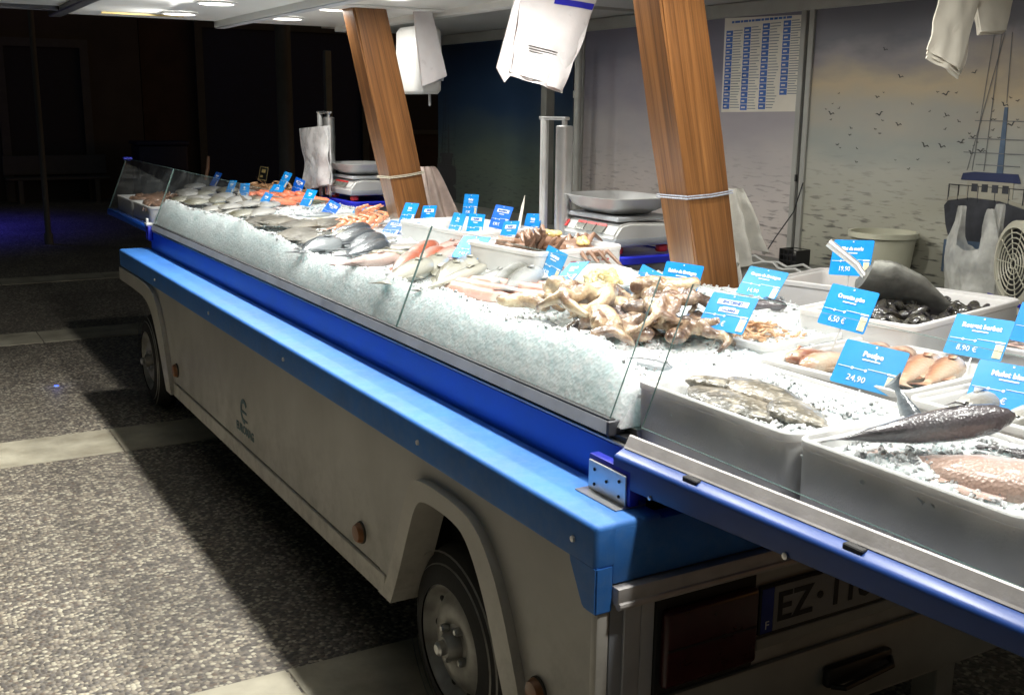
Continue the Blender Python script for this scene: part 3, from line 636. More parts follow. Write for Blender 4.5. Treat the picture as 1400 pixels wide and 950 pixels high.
mb = MB(); mb.loft([[(1.52, -1.9, CZ + .02), (2.55, -1.9, CZ + .0), (2.55, -1.9, CZ + .05), (1.52, -1.9, CZ + .07)], [(1.52, 5.6, CZ + .02), (2.55, 5.6, CZ + .0), (2.55, 5.6, CZ + .05), (1.52, 5.6, CZ + .07)]]); kp(mb, 'rear_flap', 'roofgrey')
for y in (3.0, 1.2): mb = MB(); mb.box(1.52, 2.5, y, y + .03, CZ - .006, CZ + .012); kp(mb, 'panel_joint', 'framegrey')
LAMPS = []
for X in (.33, .93):
    for k in range(8):
        y = 4.64 - .76 * k
        if X > .5: y -= .06
        LAMPS.append((X, y))
        mb = MB(); mb.lathe([(.098, -.001), (.098, -.008), (.084, -.012), (.084, -.004)], 'Z', (X, y, CZ), 28, False); rg = kp(mb, 'downlight', 'roof')
        mb = MB(); mb.lathe([(.001, -.0045), (.083, -.0045)], 'Z', (X, y, CZ), 28, False); kp(mb, 'diffuser', 'lamp', rg, 0)
mb = MB(); mb.box(-.05, .40, 4.845, 4.86, CZ - .010, CZ - .001); kp(mb, 'edge_strip', 'gold')

# ------------------------------------------------------------------ posts
def post(xr, zr, sl, y, z0, z1, label):
    mb = MB(); rings = []
    for z in (z0, (z0 + z1) / 2, z1):
        x = xr + sl * (z - zr); rings.append([(x - .19, y, z), (x, y, z), (x, y + .155, z), (x - .19, y + .155, z)])
    mb.loft(rings); es = [e for e in mb.bm.edges if abs(e.verts[0].co.z - e.verts[1].co.z) > .1]
    bmesh.ops.bevel(mb.bm, geom=es, offset=.012, segments=3, affect='EDGES')
    x = xr + sl * (z0 - zr)
    bmesh.ops.transform(mb.bm, matrix=Matrix.Translation((-x, -y, -z0)), verts=mb.bm.verts)
    o = mb.build('wooden_post', 'wood'); o.location = (x, y, z0)
    tag(o, label, 'post', 'leaning timber posts')
post(1.419, 1.083, -.231, 1.16, 1.02, CZ - .0, 'thick varnished leaning timber post in the middle, nearest the camera, with blue twine round it')
post(1.359, 1.163, -.228, 3.59, 1.02, CZ - .0125, 'farther leaning timber post, left of the paper towel dispenser, with pale twine round it')
def twine(xr, zr, sl, y, za, zb, m, label):
    mb = MB(); e = .006; pts = []
    for k in range(2):
        zo = .008 * k
        xa = xr + sl * (za - zr)
        pts += [(xa - .19 - e, y + .155 + e, za - .004 + zo), (xa - .19 - e, y - e, za + zo), (xa - .095, y - e - .002, (za + zb) / 2 - .003 + zo), (xa + e, y - e, zb + zo), (xa + e, y + .155 + e, zb - .004 + zo)]
    mb.tube(pts[:5], .0030, 6); mb.tube(pts[5:], .0026, 6)
    c = Vector((xr + sl * (za - zr), y, za)); bmesh.ops.transform(mb.bm, matrix=Matrix.Translation(-c), verts=mb.bm.verts)
    o = mb.build('twine', m); o.location = c; tag(o, label, 'twine')
twine(1.419, 1.083, -.231, 1.16, 1.405, 1.42, 'ropeblue', 'blue grey twine tied round the nearer timber post')
twine(1.359, 1.163, -.228, 3.59, 1.33, 1.355, 'rope', 'pale twine tied round the farther timber post')
# ------------------------------------------------------------------ backdrop
WX = 2.40
W = thing('mural_wall', 'backdrop wall printed with a grey sea and sky, framed in aluminium, behind the stall', 'wall', (WX, 1.8, GZ))
def wp(mb, name, m, parent=None, smooth=0): return mb.build(name, m, parent or W, world=True, smooth=smooth)
def panel(y0, y1, m, x=WX):
    mb = MB(); mb.box(x, x + .03, y0, y1, GZ, 2.135); bmesh.ops.transform(mb.bm, matrix=Matrix.Translation((-x, 0, 0)), verts=mb.bm.verts)
    me = mb.mesh('mural_panel', m, 0); return link('mural_panel', me, W, basis(W).inverted() @ Matrix.Translation((x, 0, 0)))
panel(-.6, 1.86, 'mural'); panel(1.93, 3.68, 'mural2'); panel(3.78, 5.58, 'mural3')
for y0, y1 in ((1.855, 1.885), (1.905, 1.935), (3.66, 3.70)):
    mb = MB(); mb.box(WX - .014, WX + .03, y0, y1, GZ, 2.15, .003, 1); wp(mb, 'frame', 'framegrey', smooth=35)
mb = MB(); mb.box(WX + .005, WX + .03, 1.885, 1.905, GZ, 2.15); wp(mb, 'seam', 'dark')
mb = MB(); mb.box(WX - .016, WX + .03, -.6, 5.58, 2.135, 2.20, .003, 1); wp(mb, 'top_frame', 'framegrey', smooth=35)
mb = MB(); mb.box(WX - .02, WX - .012, 1.893, 1.903, 1.39, 1.42); wp(mb, 'hinge', 'dark')
# printed birds and boats (flat marks of the print, 1 mm proud)
def gull(mb, y, z, s, a):
    c, n = math.cos(a), math.sin(a); R_ = lambda u, v: (WX - .002, y - (u * c - v * n) * s, z + (u * n + v * c) * s)
    mb.prism([R_(-1, .42), R_(-.5, .5), R_(0, .05), R_(.55, .55), R_(1, .3), R_(.5, .3), R_(.08, -.16), R_(-.1, -.16), R_(-.5, .25)], (.0015, 0, 0))
mb = MB(); rnd = random.Random(4)
for y, z in ((1.46, 1.95), (1.37, 1.84), (1.48, 1.76), (1.46, 1.69), (1.73, 1.69), (1.36, 1.65), (1.13, 1.69), (1.02, 1.85), (1.14, 1.77), (1.14, 1.57), (1.0, 1.61), (1.05, 1.59), (1.22, 1.57), (.96, 1.56), (1.0, 1.55), (.88, 1.73), (.84, 1.66)): gull(mb, y, z, rnd.uniform(.013, .022), rnd.uniform(-.5, .5))
for k in range(46): gull(mb, rnd.choice((rnd.uniform(.8, 1.8), rnd.uniform(.75, 1.3))), rnd.uniform(1.45, 1.78), rnd.uniform(.005, .010), rnd.uniform(-.6, .6))
wp(mb, 'printed_gulls', 'gull')
def flat(pts, m, name, d=.0015, off=.002): mb = MB(); mb.prism([(WX - off, y, z) for y, z in pts], (d, 0, 0)); return wp(mb, name, m)
M['p_hull'] = mat('print_dark_hull', (.035, .037, .045), .4, var=.35, vscale=30); M['p_pale'] = mat('print_pale', (.36, .34, .27), .4); M['p_blue'] = mat('print_blue', (.02, .03, .09), .4); M['p_lblue'] = mat('print_light_blue', (.07, .11, .17), .4, var=.3, vscale=20)
M['p_rope'] = mat('print_rigging', (.15, .155, .165), .4)
def boat(y0, z0, k, dark=False):
    P = lambda pts: [(y0 - u * k, z0 + v * k) for u, v in pts]
    a, b, c_, d_ = ('p_hull', 'p_pale', 'p_blue', 'p_lblue') if not dark else ('gull', 'gull', 'gull', 'gull')
    flat(P([(0, .13), (.02, .155), (.16, .18), (.33, .175), (.5, .14), (.5, -.02), (.42, -.06), (.28, -.04), (.05, -.045), (.02, .03)]), a, 'printed_hull', .0015, .002)
    flat(P([(.02, -.05), (.10, -.03), (.28, -.035), (.42, -.06), (.5, -.09), (.5, -.22), (.02, -.22)]), d_, 'printed_hull', .0015, .0018)
    flat(P([(0, .155), (.02, .175), (.16, .20), (.33, .195), (.5, .16), (.5, .145), (.33, .178), (.16, .183), (.02, .158)]), b, 'printed_rail', .0015, .0034)
    mb = MB()
    for u in (.02, .08, .14, .2, .3, .38, .46): mb.box(WX - .0035, WX - .001, y0 - u * k - .0016, y0 - u * k + .0016, z0 + .16 * k, z0 + .245 * k)
    mb.box(WX - .0035, WX - .001, y0 - .5 * k, y0 - .02 * k, z0 + .24 * k, z0 + .244 * k); wp(mb, 'printed_rail', a)
    flat(P([(.13, .19), (.13, .27), (.40, .27), (.40, .19)]), b, 'printed_wheelhouse', .0015, .003)
    flat(P([(.09, .27), (.10, .305), (.17, .315), (.42, .315), (.44, .27)]), c_, 'printed_roof', .0015, .0042)
    mb = MB()
    for u in (.16, .22, .28, .34): mb.box(WX - .0045, WX - .002, y0 - (u + .035) * k, y0 - u * k, z0 + .215 * k, z0 + .255 * k)
    wp(mb, 'printed_windows', a)
    flat(P([(.295, .315), (.302, .64), (.322, .64), (.332, .315)]), d_, 'printed_mast', .0015, .003)
    mb = MB()
    for v, w in ((.41, .22), (.48, .2), (.57, .17), (.35, .14)): mb.box(WX - .0035, WX - .001, y0 - (.31 + w * .8) * k, y0 - (.31 - w) * k, z0 + v * k, z0 + (v + .004) * k)
    for u, v, u2 in ((.31, .66, .30), (.15, .32, .20), (.12, .32, .26), (.48, .5, .48), (.22, .32, .24)):
        mb.prism([(WX - .0036, y0 - u * k, z0 + v * k), (WX - .0036, y0 - (u + .003) * k, z0 + v * k), (WX - .0036, y0 - (u2 + .003) * k, z0 + 1.0 * k), (WX - .0036, y0 - u2 * k, z0 + 1.0 * k)], (.001, 0, 0))
    wp(mb, 'printed_rigging', 'p_rope' if not dark else 'gull')
    mb = MB(); r_ = random.Random(9)
    for q in range(9): gull(mb, y0 - r_.uniform(.1, .5) * k, z0 + r_.choice((.41, .48, .57)) * k + .006, .008, 0)
    wp(mb, 'printed_gulls', 'gull')
boat(1.10, 1.25, .74); boat(5.60, 1.18, .62, True)
# corner posts by the seam of the far panel
mb = MB(); mb.tube([(0, 0, 0), (0, 0, 2.28)], .022, 12); mb.lathe([(.03, 1.55), (.03, 1.60)], 'Z', n=12); mb.lathe([(.028, 1.86), (.028, 1.90)], 'Z', n=12)
o = mb.build('stand_pipe', 'framegrey'); o.location = (2.25, 3.50, GZ); tag(o, 'thin grey pipe standing at the joint of the dark and pale mural panels', 'pipe')
mb = MB(); mb.box(-.03, .03, -.03, .03, 0, 2.0, .004, 1); o = mb.build('square_post', 'counter'); o.location = (2.2, 3.74, GZ); tag(o, 'square brown grey post just behind the tall steel tube of the nearer scale', 'post')
# poster
PO = thing('poster', 'blue and white printed table poster pinned on the pale wall panel', 'poster', (WX - .004, 2.185, 1.92))
mb = MB(); mb.prism([(WX - .0035, 2.452, 2.135), (WX - .0035, 1.922, 2.118), (WX - .0035, 1.918, 1.70), (WX - .0035, 2.445, 1.692)], (.0015, 0, 0)); mb.build('sheet', 'cream_sheet' if 'cream_sheet' in M else 'paper', PO, True, 0)
M['posterblue'] = mat('poster_blue', (.04, .12, .38), .3); M['posterline'] = mat('poster_line', (.20, .23, .24), .3)
for k, (ya, zt, zb) in enumerate(((2.435, 2.075, 1.705), (2.31, 2.085, 1.70), (2.185, 2.095, 1.705), (2.05, 2.10, 1.77))):
    n = 13 if k < 3 else 11; mb = MB()
    for i in range(n):
        z1 = zt - (zt - zb) * i / n; z0 = z1 - (zt - zb) / n * .9
        mb.box(WX - .0045, WX - .003, ya - .046, ya, z0, z1)
    mb.build('table_column', 'posterblue', PO, True, 0)
    mb = MB(); rr = random.Random(k)
    for i in range(30):
        z1 = zt - (zt - zb) * i / 30
        mb.box(WX - .0045, WX - .003, ya - .052 - rr.uniform(.04, .066), ya - .05, z1 - .0042, z1)
    mb.build('text_lines', 'posterline', PO, True, 0)
    mb = MB()
    for i in range(n):
        z1 = zt - (zt - zb) * (i + .45) / n
        mb.box(WX - .0055, WX - .0042, ya - .036 + rr.uniform(0, .01), ya - .008, z1 - .004, z1 + .003)
    mb.build('text_lines', 'paper', PO, True, 0)
mb = MB(); rr = random.Random(8); y = 2.40
while y > 2.0: w = rr.uniform(.012, .035); mb.box(WX - .0045, WX - .003, y - w, y, 2.108, 2.118); y -= w + .006
mb.build('heading', 'posterblue', PO, True, 0)

# worktop along the wall and what stands on it
mb = MB(); mb.box(2.02, 2.383, -.6, 5.4, .995, 1.03, .004, 1); mb.box(2.06, 2.38, -.58, 5.38, GZ, .994)
o = mb.build('worktop', 'counter'); tag(o, 'grey worktop running along the foot of the mural wall', 'worktop')
bk = MB(); bk.lathe([(.105, 0), (.128, .20), (.134, .20), (.134, .185), (.137, .185), (.137, .205), (.125, .205), (.102, .01), (.001, .01)], 'Z', n=28); o = bk.build('bucket', 'bucket'); o.location = (2.24, 1.25, 1.03); tag(o, 'beige plastic bucket on the worktop behind the blue fish fillet card', 'bucket')
mb = MB()
for i in range(5):
    t = -.05 + .025 * i; mb.box(-.04, -.036, t - .002, t + .002, 0, .075); mb.box(-.04, .04, t - .002, t + .002, 0, .003)
for z in (0, .025, .05, .075): mb.box(-.041, -.037, -.052, .052, z - .002, z + .002); mb.box(.037, .041, -.052, .052, z - .002, z + .002)
mb.box(-.04, .04, -.054, -.05, .0, .076); mb.box(-.04, .04, .05, .054, 0, .076); mb.box(-.02, .02, -.04, .04, .003, .05)
o = mb.build('caddy', 'black'); o.location = (2.25, 1.74, 1.031); tag(o, 'small black wire caddy on the worktop below the frame joint', 'caddy')
mb = MB(); mb.tube([at(1098, 250, X=2.37), at(1085, 290, X=2.36), at(1060, 325, X=2.34), at(1045, 348, X=2.30)], .003, 6); o = mb.build('cable', 'black'); tag(o, 'thin dark cable running down the frame joint to the worktop', 'cable')
rnd = random.Random(2)
mb = MB()
for k in range(2):
    pts = [(2.12 + .05 * k + rnd.uniform(-.02, .02), 2.15 - .05 * i, 1.036 + .014 * (i % 3) * rnd.random()) for i in range(16)]
    mb.tube(pts, .006, 6)
o = mb.build('coiled_hose', 'roofgrey'); tag(o, 'pale loose hose lying on the worktop beside the caddy', 'hose')
# carrier bags and fan
def carrier(name, loc, rz, s, label):
    mb = MB(); nu, nv = 44, 16
    def top(u):
        w = abs(u - .5) * 2
        if w < .42: return .56 - .05 * math.cos(w / .42 * PI / 2)
        if w < .62: return .56 + .44 * (math.sin((w - .42) / .2 * PI / 2)) ** 1.2
        if w < .86: return 1.0
        return 1.0 - .38 * (math.sin((w - .86) / .14 * PI / 2)) ** 1.5
    def P(u, v, sd):
        t = v * top(u); x = (u - .5) * 2 * (.5 + .10 * math.sin(t * PI) - .10 * t) * .30 * s
        d = (.055 * math.sin(PI * u) * (1 - t * .6) + .020 * noise.noise((u * 4, t * 3, sd)) + .008 * noise.noise((u * 13, t * 9, sd))) * s
        return (x + .012 * noise.noise((t * 4, u, 3.)), sd * d, t * .42 * s)
    for sd in (-1, 1):
        mb.poly([P(i / nu, j / nv, sd) for j in range(nv + 1) for i in range(nu + 1)], [[j * (nu + 1) + i, j * (nu + 1) + i + 1, (j + 1) * (nu + 1) + i + 1, (j + 1) * (nu + 1) + i] for j in range(nv) for i in range(nu)])
    o = mb.build(name, 'film', smooth=80); o.location = loc; o.rotation_euler = (0, 0, rz); return tag(o, label, 'bag')
carrier('carrier_bag', (2.30, .88, 1.032), -PI / 2 - .12, .78, 'thin white carrier bag hanging open under the printed trawler, left of the other')
carrier('carrier_bag', (2.33, .72, 1.034), -PI / 2 + .2, .82, 'second white carrier bag, hanging between the first one and the fan')
FN = thing('fan_heater', 'round cream electric fan with dark grille standing on the worktop', 'fan', (2.16, .56, 1.031), -PI / 2 - .5)
mb = MB(); mb.lathe([(.145, -.04), (.15, -.035), (.15, .05), (.13, .075), (.05, .085), (.001, .085)], 'Y', (0, 0, .165), 36, False); mb.lathe([(.145, -.04), (.125, -.045), (.122, -.03)], 'Y', (0, 0, .165), 36, False); mb.build('housing', 'fan', FN)
mb = MB(); mb.lathe([(.124, -.028), (.001, -.028)], 'Y', (0, 0, .165), 30, False); mb.build('dark_mesh', 'dark', FN)
mb = MB()
for r_ in [.018 * k for k in range(1, 7)]: mb.tube([(r_ * math.cos(a), -.042, .165 + r_ * math.sin(a)) for a in [2 * PI * i / 28 for i in range(29)]], .0025, 5)
for k in range(10): a = 2 * PI * k / 10; mb.tube([(.012 * math.cos(a), -.041, .165 + .012 * math.sin(a)), (.126 * math.cos(a), -.041, .165 + .126 * math.sin(a))], .002, 5)
mb.build('grille', 'fan', FN)
mb = MB(); mb.box(-.11, .11, -.06, .07, 0, .035, .01, 2); mb.build('base', 'fan', FN); mb = MB(); mb.box(-.12, .12, -.063, -.058, .033, .045); mb.build('band', 'bagblue', FN)

# ------------------------------------------------------------------ scales on their tubs
def rrect(w, d, r, z, n=5, cx=0, cy=0):
    out_ = []
    for k, (sx, sy) in enumerate(((1, 1), (-1, 1), (-1, -1), (1, -1))):
        for i in range(n + 1):
            a = PI / 2 * (k + i / n); out_.append((cx + sx * (w / 2 - r) + r * math.cos(a), cy + sy * (d / 2 - r) + r * math.sin(a), z))
    return out_
def make_tub(loc, label):
    t = thing('storage_tub', label, 'tub', loc, 0, 'lidded tubs under the scales')
    mb = MB(); mb.loft([rrect(.30, .56, .04, 0), rrect(.335, .615, .045, .165)]); mb.build('tub', 'tub', t, smooth=40)
    mb = MB(); mb.loft([rrect(.352, .635, .05, .150), rrect(.362, .645, .05, .153), rrect(.362, .645, .05, .178), rrect(.350, .633, .05, .184), rrect(.335, .618, .045, .184), rrect(.33, .61, .045, .178)]); mb.build('lid', 'lid', t, smooth=40)
    return t
def make_scale(loc, label):
    t = thing('weighing_scale', label, 'scale', loc, 0, 'weighing scales on tubs')
    # body: display slopes towards -X
    mb = MB(); prof = [(-.15, .0), (.15, .0), (.15, .075), (-.075, .085), (-.125, .075), (-.16, .03)]
    mb.prism([(x, -.205, z) for x, z in prof], (0, .41, 0)); bmesh.ops.bevel(mb.bm, geom=mb.bm.edges[:], offset=.010, segments=3, affect='EDGES'); mb.build('body', 'scalewhite', t, smooth=40)
    mb = MB(); mb.box(-.155, .153, -.208, .208, -.012, .022, .008, 2); mb.build('skirt', 'scalegrey', t, smooth=40)
    nrm = Vector((-.79, 0, .61)); b0 = Vector((-.145, 0, .052))
    for k in range(3):
        y = -.06 + .072 * k - .03
        for nm_, m_, z0_, z1_ in (('display', 'display', -.020, .012), ('display_label', 'redplastic', .013, .023)):
            mb = MB(); u = Vector((.61, 0, .79)) ; c = b0 + nrm * .0035
            pts = [c + u * z0_ + Vector((0, y - .032, 0)), c + u * z1_ + Vector((0, y - .032, 0)), c + u * z1_ + Vector((0, y + .032, 0)), c + u * z0_ + Vector((0, y + .032, 0))]
            mb.prism(pts, nrm * .0025); mb.build(nm_, m_, t, smooth=0)
    mb = MB(); c = b0 + nrm * .0035; u = Vector((.61, 0, .79)); mb.prism([c + u * -.015 + Vector((0, .15, 0)), c + u * .018 + Vector((0, .15, 0)), c + u * .018 + Vector((0, .18, 0)), c + u * -.015 + Vector((0, .18, 0))], nrm * .002); mb.build('badge', 'redplastic', t, smooth=0)
    for sx in (-1, 1):
        for sy in (-1, 1):
            mb = MB(); mb.lathe([(.022, -.045), (.026, -.04), (.026, -.02), (.018, -.012)], 'Z', (.115 * sx, .165 * sy, 0), 14); mb.build('foot', 'redplastic', t)
    mb = MB(); mb.box(-.135, .145, -.19, .19, .088, .106, .004, 1); mb.box(-.05, .05, -.05, .05, .07, .09); mb.build('platform', 'anod', t)
    mb = MB(); R0 = [rrect(.20, .26, .05, .112), rrect(.29, .38, .09, .140), rrect(.335, .43, .11, .175), rrect(.35, .445, .11, .178), rrect(.35, .445, .11, .181), rrect(.325, .42, .11, .178), rrect(.28, .37, .09, .145), rrect(.19, .25, .05, .117)]
    mb.loft(R0); mb.box(-.06, .06, -.06, .06, .104, .114); mb.build('pan', 'steel', t, smooth=50)
    return t
for y, la, lb in ((2.02, 'grey plastic tub with blue lid under the nearer scale', 'white weighing scale with steel pan, nearer one, left of the thick post'), (4.84, 'grey tub with blue lid under the far scale', 'white weighing scale with steel pan, farther one, left of the far post')):
    make_tub((1.50, y + .06, .936), la); make_scale((1.475, y - .01, 1.167), lb)
def holder(x, y, label):
    t = thing('bag_stand', label, 'stand', (x, y, .936), 0, 'steel bag roll stands')
    mb = MB(); mb.tube([(0, .09, 0), (0, .09, .725)], .0185, 16); mb.lathe([(.05, 0), (.05, .006)], 'Z', (0, .09, 0), 20); mb.build('tube', 'steel', t)
    mb = MB(); mb.lathe([(.034, .2), (.036, .202), (.036, .69), (.032, .694)], 'Z', (0, -.07, 0), 22); mb.lathe([(.012, .694), (.012, .715)], 'Z', (0, -.07, 0), 12); mb.build('roll', 'alu', t)
    mb = MB(); mb.box(-.014, .014, -.09, .12, .716, .730, .003, 1); mb.box(-.008, .008, -.075, -.065, .09, .2); mb.box(-.01, .01, -.09, .09, .12, .135); mb.build('crossbar', 'alu', t)
holder(1.33, 2.28, 'pair of upright steel tubes with a crossbar beside the nearer scale'); holder(1.33, 5.07, 'pair of upright steel tubes with a crossbar beside the far scale, holding a bag')

# ------------------------------------------------------------------ hanging bags, sheets and cloths
def sheet(name, quad, label, cat, m, thick=.014, bulge=.02, layers=1, seed=0, fan=.006, wob=.012, extra=None):
    """quad: TL TR BR BL as points; a bundle of layers hanging together"""
    q = [Vector(p) for p in quad]; nrm = (q[1] - q[0]).cross(q[3] - q[0]).normalized(); mb = MB(); nu, nv = 14, 16
    for l in range(layers):
        off = nrm * (l * thick * 1.6) ; dx = (q[1] - q[0]).normalized() * (fan * l); dz = (q[3] - q[0]).normalized() * (fan * 1.3 * (l % 3))
        rings = []
        front = []; back = []
        for j in range(nv + 1):
            for i in range(nu + 1):
                u, v = i / nu, j / nv; p = q[0].lerp(q[1], u).lerp(q[3].lerp(q[2], u), v) + off + dx + dz * v
                d = bulge * math.sin(PI * u) * (.4 + .6 * v) + wob * noise.noise((u * 3 + seed, v * 3 + l * 4, seed)) * (.3 + v)
                p = p - nrm * d; front.append(p); back.append(p + nrm * thick)
        fs = []; n1 = (nu + 1) * (nv + 1)
        for j in range(nv):
            for i in range(nu):
                a = j * (nu + 1) + i; fs += [[a, a + 1, a + nu + 2, a + nu + 1], [n1 + a, n1 + a + nu + 1, n1 + a + nu + 2, n1 + a + 1]]
        for j in range(nv):
            for i in (0, nu): a = j * (nu + 1) + i; fs.append([a, a + nu + 1, n1 + a + nu + 1, n1 + a])
        for i in range(nu):
            for j in (0, nv): a = j * (nu + 1) + i; fs.append([a, a + 1, n1 + a + 1, n1 + a])
        mb.poly(front + back, fs)
    c = (q[0] + q[1]) / 2; bmesh.ops.transform(mb.bm, matrix=Matrix.Translation(-c), verts=mb.bm.verts)
    if extra: t = thing(name, label, cat, c); o = mb.build('bags', m, t, smooth=60)
    else: t = mb.build(name, m, smooth=60); t.location = c; tag(t, label, cat)
    return t, q, nrm
YB = 1.95
t, q, nrm = sheet('bag_bundle', [at(716, -30, Y=YB), at(820, -15, Y=YB), at(768, 122, Y=YB), at(697, 98, Y=YB)], 'bundle of white plastic bags with a blue band and small print, hanging in the middle', 'bags', 'bag', .003, .012, 3, 1, .006, .024, True)
t2 = MB(); a = [at(712, -30, Y=YB + .008), at(716, -30, Y=YB + .004), at(701, 100, Y=YB + .004), at(690, 113, Y=YB + .012), at(679, 93, Y=YB + .02)]
t2.prism(a, (0, .006, 0)); t2.build('folded_side', 'bag', t, True, 0)
def onq(u, v, off=.004):
    p = q[0].lerp(q[1], u).lerp(q[3].lerp(q[2], u), v); return p - nrm * (off + .012 * math.sin(PI * u) * (.4 + .6 * v) + .024 * noise.noise((u * 3 + 1, v * 3, 1)) * (.3 + v))
def patch(u0, u1, v0, v1, name, m, off=.003):
    mb = MB(); n = 10; A = [onq(u0 + (u1 - u0) * i / n, v0, off) for i in range(n + 1)]; B = [onq(u0 + (u1 - u0) * i / n, v1, off) for i in range(n + 1)]
    mb.loft([[A[i], B[i], B[i] + nrm * .001, A[i] + nrm * .001] for i in range(n + 1)]); return mb.build(name, m, t, True, 0)
patch(.45, 1.0, .155, .215, 'blue_band', 'bagblue')
for v0 in (.68, .705, .73): patch(.22 + (v0 - .68) * .6, .70, v0, v0 + .007, 'small_print', 'ink')
patch(.38, .55, .765, .795, 'small_print', 'posterline'); patch(.44, .48, .755, .80, 'small_print', 'ink'); patch(.87, .89, .86, .93, 'small_print', 'ink')
YC = .45
sheet('bag_bundle', [at(1292, -30, Y=YC), at(1345, -30, Y=YC), at(1312, 97, Y=YC), at(1268, 68, Y=YC)], 'fanned bundle of cream paper bags hanging at the upper right, lower flap', 'bags', 'paper', .004, .006, 5, 3, .010, .016)
sheet('bag_bundle', [at(1330, -30, Y=YC + .05), at(1392, -30, Y=YC + .05), at(1376, 42, Y=YC + .05), at(1342, 44, Y=YC + .05)], 'cream paper bag hanging at the upper right, shorter one behind the fanned bundle', 'bags', 'paper', .006, .01, 3, 5, .004, .006)
XB = 1.27
sheet('bag_bundle', [at(409, 176, X=XB), at(448, 172, X=XB), at(450, 252, X=XB), at(419, 261, X=XB)], 'silvery translucent bag bundle hanging from the far steel stand', 'bags', 'bagsilver', .006, .02, 2, 9, .004, .03)
TD = thing('towel_dispenser', 'white paper towel dispenser with a grey window, right of the far post', 'dispenser', (1.42, 3.84, 1.77))
mb = MB(); mb.loft([rrect(.13, .27, .04, .0, 5), rrect(.16, .30, .05, .02, 5), rrect(.17, .31, .05, .17, 5), rrect(.165, .30, .05, .33, 5), rrect(.13, .26, .04, .355, 5)]); mb.build('cover', 'scalewhite', TD, smooth=60)
mb = MB(); mb.box(.02, .075, -.1575, -.150, .07, .17, .002, 1); mb.build('window', 'scalegrey', TD)
mb = MB(); pts = []
for i in range(9): u = i / 8; pts.append((.01 + .06 * u, -.10 + .1 * u, -.03 - .035 * abs(math.sin(u * 7.3)) ))
top = [(.01 + .06 * i / 8, -.10 + .1 * i / 8, .01) for i in range(9)]
mb.loft([[a_, b_, (b_[0] + .004, b_[1], b_[2]), (a_[0] + .004, a_[1], a_[2])] for a_, b_ in zip(top, pts)]); mb.build('paper_sheet', 'white', TD, smooth=0)
YS = 3.62
sheet('bag_bundle', [at(566, 14, Y=YS), at(590, 12, Y=YS), at(611, 104, Y=YS), at(578, 118, Y=YS)], 'flat white bag bundle with a small black mark beside the towel dispenser', 'bags', 'bag', .006, .004, 3, 6, .002, .004)
# cloths tied to the posts
def cloth(name, top, w, h, m, label, seed, lean=(0, 0)):
    mb = MB(); nu, nv = 26, 22; rnd = random.Random(seed); P0 = []
    for j in range(nv + 1):
        for i in range(nu + 1):
            u, v = i / nu, j / nv; sp = (.45 + .55 * v ** .6)
            x = (u - .5) * w * sp + lean[0] * v; y = .028 * math.sin(u * 15 + seed + v) * (.4 + v) * min(1, w * 8) + .02 * noise.noise((u * 4, v * 3, seed)) + lean[1] * v
            z = -h * v * (1 - .12 * math.sin(u * 6 + seed)) ; P0.append(Vector((x, y, z)))
    P1 = [p + Vector((0, .004, 0)) for p in P0]; n1 = len(P0); fs = []
    for j in range(nv):
        for i in range(nu): a = j * (nu + 1) + i; fs += [[a, a + 1, a + nu + 2, a + nu + 1], [n1 + a, n1 + a + nu + 1, n1 + a + nu + 2, n1 + a + 1]]
    mb.poly(P0 + P1, fs); o = mb.build(name, m, smooth=80); o.location = top; tag(o, label, 'cloth'); return o
c = at(1003, 258, Y=1.335); cloth('cloth', c, .17, .27, 'cloth', 'white cloth tied behind the nearer timber post, upper one, at its right side', 3, (.085, .0))
c = at(1008, 318, Y=1.36); cloth('cloth', c, .13, .30, 'cloth', 'greyish white cloth hanging lower behind the nearer timber post, under the hemmed one', 5, (.03, .0))
c = at(584, 228, Y=3.76); cloth('cloth', c, .20, .42, 'clothpink', 'pinkish cloth tied behind the farther timber post, hanging down its right side', 8, (.13, .0))
# ------------------------------------------------------------------ crushed ice
def nz(x, y, s, seed=0.): return noise.noise((x * s + seed, y * s - seed, seed * 1.7))
def zs(x, y):
    """height of the ice bed in the main display"""
    return 1.083 + .02 * min(1, max(0, (x - .3) / .8)) + .016 * nz(x, y, 4.5) + .007 * nz(x, y, 16, 3) + .004 * nz(x, y, 40, 5)
def chips(mb, fn, n, smin, smax, rnd):
    for _ in range(n):
        p, up = fn(rnd); s = rnd.uniform(smin, smax)
        m = Matrix.Translation(p) @ Euler((rnd.uniform(0, 6), rnd.uniform(0, 6), rnd.uniform(0, 6))).to_matrix().to_4x4()
        a, b, c = s * rnd.uniform(.6, 1.4), s * rnd.uniform(.5, 1.2), s * rnd.uniform(.35, .8)
        pts = [m @ Vector((sx * a * rnd.uniform(.6, 1), sy * b * rnd.uniform(.6, 1), sz * c * rnd.uniform(.6, 1))) for sx in (-1, 1) for sy in (-1, 1) for sz in (-1, 1)]
        mb.poly(pts, [[0, 1, 3, 2], [4, 6, 7, 5], [0, 4, 5, 1], [2, 3, 7, 6], [0, 2, 6, 4], [1, 5, 7, 3]])
def crest(y): return 1.128 + .036 * nz(0, y, 2.2, 2) + .022 * nz(0, y, 6, 7) + .003 * nz(0, y, 25, 1)
mb = MB(); Y0, Y1, NY, NX = .178, 4.97, 330, 50; pts = []
